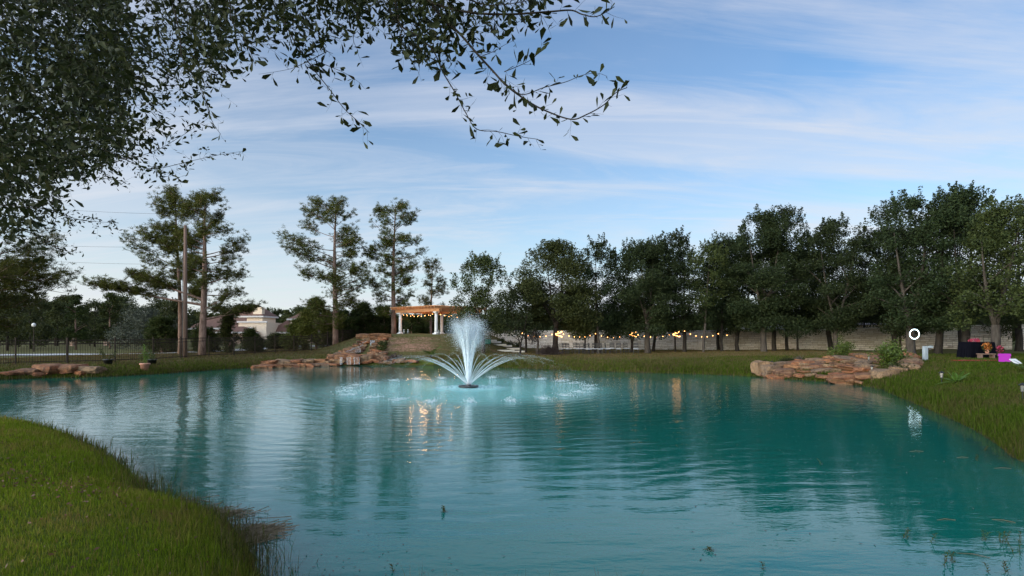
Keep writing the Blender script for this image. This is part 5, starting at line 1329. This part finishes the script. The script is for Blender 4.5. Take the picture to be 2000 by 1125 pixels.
# stone steps up the right side of the mound
for k, (px, py, w) in enumerate(((957, 668, 26), (966, 671, 26), (976, 675, 26), (986, 678, 28), (1000, 683, 30), (988, 687, 34), (1012, 688, 26))):
    p = drop(px, py); s = w / FPX * p.y; mb = MB(); mb.box((0, 0, 0), (s, .55, .16), .05); o = mb.build('stone_step', M['cap2'] if 'cap2' in M else M['cap'], bevel=.02); o.location = p + Vector((0, 0, .06)); tag(o, '%s flat stone step from the top on the right slope of the mound' % order[k], 'step', 'steps up the mound')
o = None
p = drop(951, 672); root = empty('green_bin', p, 0, 'small dark green box on the mound left of the steps', 'box'); mb = MB(); mb.box((0, 0, .2), (.75, .45, .4)); mb.build('body', M['green_box'], root, bevel=.03); mb = MB(); mb.box((0, 0, .42), (.8, .5, .05)); mb.build('lid', M['green_box'], root, bevel=.01)
for k, (px, py, s) in enumerate(((978, 672, 30), (998, 678, 33), (1012, 680, 34))): leafy(drop(px, py), .9, .8, 300, 'oak_leaf2', ('weedy shrub left of the steps', 'upright weedy shrub between the steps', 'small weedy shrub right of the steps')[k] + ' on the mound', 'shrub', s, size=.06)
# lanterns at the foot of the pergola columns
for k, (px, py) in enumerate(((789, 655.5), (797, 655.2), (857, 654.6), (906, 655))):
    p = Vector(((px - 1000) / FPX * (53.2 + (k % 2) * .7), 53.2 + (k % 2) * .7, 0)); p.z = gz(p.x, p.y)
    root = empty('glass_vase', p, 0, ('clear glass vase nearest the left pergola column', 'clear glass vase just right of the first, by the left pergola column', 'clear glass vase by the middle pergola columns', 'clear glass vase between the middle and right pergola columns')[k], 'vase', 'glass vases under the pergola')
    mb = MB(); mb.lathe((0, 0, 0), [(.07, 0), (.11, .1), (.11, .22), (.05, .34), (.06, .4)], 12); mb.build('body', M['glass_lamp'], root, True); mb = MB(); mb.lathe((0, 0, .4), [(.065, 0), (.07, .02)], 12); mb.build('rim', M['white'], root)
# thin multi-stemmed saplings against the wall
for k, (px, Y) in enumerate(((1597, 52.5), (1603, 52.3), (1520, 54.5))):
    g = nr(60 + k); p = foot(px, Y); root = empty('sapling', p, 0, ('leafless many-stemmed sapling against the wall left of the bowed oak', 'second leafless sapling just right of the first against the wall', 'thin sapling against the wall behind the thick black trunk')[k], 'sapling', 'saplings against the wall'); mb = MB()
    for j in range(5): a = g.uniform(0, 6.28); mb.tube([(0, 0, -.05), (math.cos(a) * .2, 0, .8), (math.cos(a) * .5, .1, 2.0 + g.random())], [.035, .025, .008], 5)
    mb.build('trunk', M['oak_bark'], root)
    c = np.array([0, 0, 2.5]) + g.normal(0, .4, (160, 3)); poly_mesh('crown', diamonds(c, .07, .04, g), M['oak_leaf'], root)

# ------------------------------------------------------------------ things in the water
g = nr(71); P_ = []
def floaters(name, n, xyf, a, b, m, label, cat):
    x, y = xyf(n); keep = sdist(x, y) < -.1; x, y = x[keep], y[keep]; k = len(x); th = g.uniform(0, 6.283, k); aa = a * g.uniform(.5, 1.4, k); u = np.stack([np.cos(th) * aa, np.sin(th) * aa, g.uniform(-.004, .008, k)], 1); v = np.stack([-np.sin(th) * b, np.cos(th) * b, th * 0], 1)
    c = np.stack([x, y, np.full(k, .008)], 1); o = poly_mesh(name, np.stack([c - u, c + v, c + u, c - v], 1), M[m]); tag(o, label, cat, None, 'stuff')
floaters('floating_leaves', 260, lambda n: (g.uniform(2, 11, n), g.uniform(5.5, 16, n)), .022, .010, 'dry', 'small dead leaves floating on the near right water', 'leaves')
floaters('floating_leaves', 70, lambda n: (g.normal(-1.4, .7, n), g.normal(5.9, .5, n)), .018, .008, 'dry', 'dead leaves floating off the near left bank', 'leaves')
def reeds(name, cx_, cy_, sx, sy, n, label):
    th = g.normal(.15, .5, n); x = g.normal(cx_, sx, n); y = g.normal(cy_, sy, n); l = g.uniform(.06, .22, n); z = g.uniform(.004, .03, n)
    d = np.stack([np.cos(th) * l, np.sin(th) * l, g.uniform(-.02, .05, n)], 1); w = np.stack([-np.sin(th) * .003, np.cos(th) * .003, z * 0 + .004], 1); c = np.stack([x, y, z], 1)
    tag(poly_mesh(name, np.stack([c - d - w, c - d + w, c + d + w, c + d - w], 1), M['reed']), label, 'reeds', None, 'stuff')
M['reed'] = foliage('dead_reed', (.09, .065, .035), (.20, .145, .085), (.36, .27, .16), .1)
reeds('dead_reeds', -4.45, 7.75, .38, .12, 380, 'mat of grey dead reeds floating off the near left bank')
reeds('dead_reeds', -3.2, 6.95, .16, .22, 200, 'straw-coloured dead reeds at the tip of the near left bank')
reeds('dead_reeds', -5.1, 8.1, .25, .15, 260, 'small raft of reeds further along the near left bank')
def weed(px, py, s, seed):
    x, y = W0(px, py); gg = nr(seed); root = empty('water_weed', (x, y, 0), 0, None, 'weed', 'weeds rising from the near water'); mb = MB(); Q = []
    for k in range(int(gg.integers(1, 4))):
        a = gg.uniform(0, 6.28); h = s * gg.uniform(.6, 1); e = Vector((math.cos(a) * h * .35, math.sin(a) * h * .35, h)); b = Vector((gg.normal(0, .03), gg.normal(0, .03), -.03)); mb.tube([b, b.lerp(e, .5) + Vector((0, 0, .01)), e], .003, 4, False)
        for j in range(7):
            t = .25 + .75 * j / 7; c = b.lerp(e, t); th = gg.uniform(0, 6.28)
            for q in (0, math.pi): v = Vector((math.cos(th + q), math.sin(th + q), .35)) * .035; w = Vector((-v.y, v.x, 0)) * .22; Q.append([c, c + v * .5 + w, c + v, c + v * .5 - w])
    mb.build('stem', M['oak_leaf2'], root); poly_mesh('leaves', Q, M['blade_edge'], root); return root
WL = [(1492, 1112, .12), (1850, 1108, .20), (1858, 1098, .14), (1978, 1082, .22), (1960, 1060, .2), (1990, 1060, .2), (1388, 1077, .07), (868, 1000, .12), (1925, 1056, .15), (1770, 1050, .12), (1820, 1060, .14), (1965, 1118, .16), (1930, 1118, .12), (1600, 905, .10), (1905, 900, .15), (1925, 880, .15), (1862, 850, .15), (1885, 862, .15), (1832, 838, .15), (1795, 830, .15), (768, 1119, .16)]
for k, (px, py, s) in enumerate(WL):
    w = weed(px, py, s, 300 + k); rx = 'in the lower right corner' if px > 1750 and py > 1000 else ('along the right bank' if px > 1750 else 'in open water')
    w['label'] = 'thin green weed rising from the water ' + ({1492: 'at the bottom edge, right of centre', 868: 'alone below the fountain', 1388: 'alone left of the lower right corner', 768: 'at the bottom edge, left of centre', 1600: 'as a dark tuft in the teal reflection'}.get(px, rx))
for k, (px, py, L, a) in enumerate(((1790, 882, .5, .02), (1880, 894, .4, .0), (1958, 915, .5, -.1), (1848, 1016, .4, -.05), (1900, 1085, .5, -.5), (1960, 1018, .4, -.6))):
    L *= .6; x, y = W0(px, py); mb = MB(); mb.tube([(-L / 2, 0, .0), (0, .02, .012), (L / 2, 0, .004)], [.003, .005, .003], 5); o = mb.build('floating_stick', M['reed']); o.location = (x, y, 0); o.rotation_euler = (0, 0, a)
    tag(o, 'pale stick floating on the water, %s' % ('farthest one off the right bank', 'second one off the right bank', 'one nearest the right bank', 'one above the weeds of the lower right corner', 'tilted one among the lower right weeds', 'tilted one at the right edge')[k], 'stick', 'sticks floating at the right')

# ------------------------------------------------------------------ the oak overhead
def overhead():
    g = nr(500); rr = random.Random(500); tx, ty = -9.6, 6.2; p = Vector((tx, ty, gz(tx, ty)))
    root = empty('overhanging_oak', p, 0, 'large oak whose leafy limbs hang across the top left of the view', 'tree')
    tb = MB(); tb.tube([(0, 0, -.2), (0, 0, .4), (.1, 0, 2.0), (.3, -.1, 4.2), (.9, -.3, 6.0)], [.55, .42, .36, .32, .24], 14); tb.build('trunk', M['oak_bark'], root, True)
    limbs = MB(); leaves = []   # leaf: pos, dir, length
    twigs = MB()
    def add_leaf(b, d, L): leaves.append((b, d, L))
    def twig(b, d, L, leaf, n, curl=.25):
        pts = [b]; dd = d.normalized(); m = 6
        for i in range(m):
            dd = (dd + Vector((rr.gauss(0, curl), rr.gauss(0, curl), rr.gauss(-.03, curl * .8))) * .45).normalized(); pts.append(pts[-1] + dd * L / m)
        twigs.tube(pts, [leaf * .028 * (1 - .7 * i / m) for i in range(m + 1)], 3, False)
        for k in range(n):
            t = (k + rr.random()) / n; j = min(m - 1, int(t * m)); c = pts[j].lerp(pts[j + 1], t * m - j); ax = (pts[j + 1] - pts[j]).normalized()
            s = Vector((rr.gauss(0, 1), rr.gauss(0, 1), rr.gauss(-.1, .8))); s = (s - ax * s.dot(ax)).normalized(); add_leaf(c, (ax * rr.uniform(.1, .8) + s).normalized(), leaf * rr.choice((rr.uniform(.45, .8), rr.uniform(.8, 1.35))))
        return pts
    def limb(pts, r0, r1, leaf, every, tw=.30, nl=7, start=0.0, tleaf=True):
        P = catmull([tuple(q) for q in pts], 6, False); P = [Vector(q) for q in P]; n = len(P)
        limbs.tube([q for q in P], [.62 * r0 + .62 * (r1 - r0) * (i / (n - 1)) ** .8 for i in range(n)], 6, False)
        L = sum((P[i + 1] - P[i]).length for i in range(n - 1)); acc = 0; nxt = 0
        for i in range(n - 1):
            seg = (P[i + 1] - P[i]); acc += seg.length
            if i / n < start: nxt = acc; continue
            while nxt < acc:
                nxt += every * rr.uniform(.5, 1.5); b = P[i].lerp(P[i + 1], rr.random()); ax = seg.normalized(); s = Vector((rr.gauss(0, 1), rr.gauss(0, .8), rr.gauss(-.15, .9))); s = (s - ax * s.dot(ax) * .5).normalized()
                f = 1 - .55 * (acc / L); twig(b, ax * .6 + s, tw * f * rr.uniform(.5, 1.2), leaf, max(2, int(nl * f * rr.uniform(.6, 1.3))))
                if rr.random() < .5: s2 = Vector((rr.gauss(0, 1), rr.gauss(0, 1), rr.gauss(0, 1))); add_leaf(b, (s2 + ax).normalized(), leaf * rr.uniform(.5, 1.1))
    def A(l, Y0, Y1): n = len(l); return [at(px, py, Y0 + (Y1 - Y0) * i / max(1, n - 1)) - p for i, (px, py) in enumerate(l)]
    hub = Vector((.9, -.3, 6.0)); 
    def reach(pts, via, r):       # carry a limb back to the trunk, above the view
        s = pts[0]; limbs.tube([hub, hub.lerp(s, .33) + Vector((0, 0, via)), hub.lerp(s, .72) + Vector((0, 0, via * .9)), s], [.16, .10, .05, r], 7, False)
    spec = [  # points of each limb, distance from/to, radius, leaf length, twig spacing, twig length, leaves per twig
        ([(770, -60), (835, 0), (910, 23), (990, 28), (1070, 23), (1115, 20), (1137, 28), (1166, 32), (1200, 13)], 3.6, 3.4, .016, .050, .045, .22, 7),
        ([(800, -70), (838, 0), (862, 32), (899, 67), (931, 104), (963, 139), (990, 168), (1030, 197), (1065, 216), (1115, 233), (1145, 224), (1179, 205), (1203, 181), (1225, 171)], 3.7, 3.3, .016, .050, .048, .20, 6),
        ([(975, 152), (1017, 184), (1062, 171), (1105, 160), (1137, 147), (1166, 143), (1186, 149)], 3.45, 3.3, .006, .046, .07, .10, 4),
        ([(935, 112), (965, 100), (985, 88), (1005, 78)], 3.5, 3.4, .005, .048, .07, .08, 4),
        ([(985, 140), (1010, 130), (1035, 118), (1050, 105), (1058, 88)], 3.4, 3.3, .005, .055, .06, .08, 4),
        ([(740, -70), (771, 0), (782, 48), (814, 69), (846, 99), (865, 141), (889, 181), (910, 221), (931, 252), (971, 257), (1017, 267), (1051, 272)], 4.0, 3.6, .012, .052, .052, .20, 6),
        ([(500, -60), (530, 0), (556, 43), (573, 77), (607, 128), (641, 171), (673, 213), (698, 236), (721, 259)], 4.1, 3.9, .012, .046, .05, .22, 7),
        ([(590, 95), (607, 114), (647, 131), (678, 145), (707, 165)], 4.0, 3.9, .006, .046, .06, .13, 5),
        ([(430, -60), (448, 0), (454, 43), (482, 85), (499, 128)], 3.8, 3.6, .010, .056, .055, .24, 6),
        ([(640, 100), (584, 128), (556, 137), (505, 145)], 4.0, 3.8, .005, .056, .08, .10, 4),
        ([(320, -60), (350, 60), (357, 114), (394, 176), (414, 236), (431, 262)], 4.3, 4.2, .010, .042, .05, .20, 6),
        ([(180, 330), (240, 312), (300, 296), (357, 264), (408, 230)], 5.6, 5.2, .008, .040, .05, .24, 7),
        ([(200, 290), (260, 318), (300, 330), (370, 315), (430, 302), (480, 295)], 5.6, 5.2, .008, .040, .055, .22, 7),
        ([(300, 325), (320, 335), (345, 345), (355, 365)], 4.6, 4.4, .005, .045, .05, .10, 5),
        ([(30, 340), (100, 330), (180, 345), (250, 355)], 8.6, 8.2, .014, .045, .045, .42, 9),
        ([(60, 300), (150, 280), (200, 300), (255, 310)], 8.6, 8.2, .014, .045, .045, .42, 9),
        ([(0, 400), (60, 405), (100, 410), (160, 430), (232, 435)], 8.4, 8.0, .014, .045, .04, .42, 10),
        ([(0, 440), (60, 455), (110, 485), (150, 493)], 8.4, 8.0, .014, .045, .04, .36, 9),
        ([(100, 380), (110, 420), (100, 455), (102, 468)], 4.6, 4.4, .005, .050, .12, .10, 3),
        ([(660, -70), (690, 0), (700, 40), (690, 75), (700, 100)], 3.9, 3.8, .009, .046, .05, .22, 7),
        ([(600, -70), (620, 0), (640, 50), (630, 90), (650, 105)], 4.2, 4.1, .009, .044, .05, .24, 7),
        ([(720, -60), (760, 20), (800, 80), (810, 120), (800, 140)], 4.1, 4.0, .009, .044, .05, .24, 7),
        ([(860, -60), (900, -10), (960, 10), (1040, 0), (1100, -10)], 3.6, 3.4, .009, .048, .05, .2, 7)]
    for l, y0, y1, r, leaf, ev, tw, nl in spec:
        q = A(l, y0, y1); limb(q, r, r * .22, leaf, ev, tw, nl)
        if l[0][1] < 0: reach(q, 1.6, r)
    for (a, b) in (((-300, -60), (20, 120)), ((-350, 60), (40, 260)), ((-300, 160), (0, 400)), ((-300, 200), (0, 440)), ((-200, -100), (190, 40)), ((-300, 200), (30, 340))):
        s = at(a[0], a[1], 8.2) - p; e = at(b[0], b[1], 8.3) - p; limbs.tube([hub, hub.lerp(s, .7), s, s.lerp(e, .5) + Vector((0, 0, .15)), e], [.13, .09, .07, .04, .015], 6, False)
    # the leafy mass: many twigs through the depth of the crown
    low = [(-60, 470), (0, 462), (50, 468), (85, 430), (140, 345), (200, 318), (250, 300), (300, 270), (340, 235), (380, 190), (420, 170), (470, 140), (530, 118), (560, 60), (600, 90), (650, 95), (690, 60), (740, 62), (800, 120), (880, 130), (950, 80), (1000, 40), (1060, 10)]
    lx = [q[0] for q in low]; ly = [q[1] for q in low]
    def fill(n, x0, x1, Y0, Y1, leaf, tw, nl, thin):
        for _ in range(n):
            px = rr.uniform(x0, x1); lim = float(np.interp(px, lx, ly)); f = rr.random() ** .8; py = -70 + (lim + 70) * f
            if rr.random() < thin(px, f): continue
            Y = rr.uniform(Y0, Y1); b = at(px, py, Y) - p; d = Vector((rr.gauss(.5, .7), rr.gauss(0, .6), rr.gauss(-.25, .55)))
            twig(b - d.normalized() * tw * .5, d, tw * rr.uniform(.6, 1.3), leaf, nl)
    fill(820, -60, 250, 5.6, 8.6, .080, .50, 11, lambda x, f: .80 * f ** 2.5)
    fill(430, -60, 240, 7.6, 10.0, .085, .60, 12, lambda x, f: .5 * f ** 5 + .0)
    fill(500, 120, 440, 4.2, 6.2, .048, .36, 9, lambda x, f: .6 * f ** 3)
    fill(240, -60, 230, 4.4, 6.0, .046, .36, 9, lambda x, f: f ** 1.2 * .9)
    fill(560, 360, 860, 3.6, 4.6, .048, .26, 7, lambda x, f: .8 * f ** 1.6)
    fill(150, 780, 1080, 3.4, 4.2, .048, .22, 7, lambda x, f: .6 * f ** 1.5)
    limbs.build('limbs', M['oak_bark'], root, True); twigs.build('twigs', M['oak_bark'], root)
    B = np.array([tuple(l[0]) for l in leaves]); D = np.array([tuple(l[1]) for l in leaves]); L = np.array([l[2] for l in leaves])[:, None] * 1.42
    n = len(B); r = unit(g, n); r[:, 2] += .3; S = np.cross(D, r); S /= np.linalg.norm(S, axis=1)[:, None] + 1e-9; N = np.cross(S, D); cu = g.uniform(-.12, .2, n)[:, None]; wd = g.uniform(.75, 1.2, n)[:, None]
    s0 = B + D * L * .08
    v = [s0, s0 + D * L * .40 + S * L * .13 * wd + N * L * .05, s0 + D * L * .74 + S * L * .21 * wd + N * L * (.06 + cu * .4), s0 + D * L + N * L * cu, s0 + D * L * .74 - S * L * .21 * wd + N * L * (.06 + cu * .4), s0 + D * L * .40 - S * L * .13 * wd + N * L * .05]
    V = np.stack(v, 1).reshape(-1, 3); i = np.arange(n)[:, None] * 6


    idx_mesh('foliage', V, np.concatenate([i + np.array([[0, 1, 2, 3]]), i + np.array([[0, 3, 4, 5]])]), M['near_leaf'], root)
    print('overhead leaves', n)
overhead()
print('rocks', nrock)
# fallen leaves lying on the near lawn
g = nr(90); n = 900; x = np.concatenate([g.uniform(-9, -2.2, n), g.normal(-5.6, .8, 260)]); y = np.concatenate([g.uniform(3.5, 12, n), g.normal(6.6, .6, 260)])
sd = sdist(x, y); k = sd > .1; x, y, sd = x[k], y[k], sd[k]; z = ground(x, y, sd) + g.uniform(.03, .07, len(x)); c = np.stack([x, y, z], 1)
tag(poly_mesh('fallen_leaves', diamonds(c, g.uniform(.012, .028, len(c)), .011, g, .5), M['dry_brown']), 'scattered brown fallen leaves on the near lawn', 'leaves', None, 'stuff')
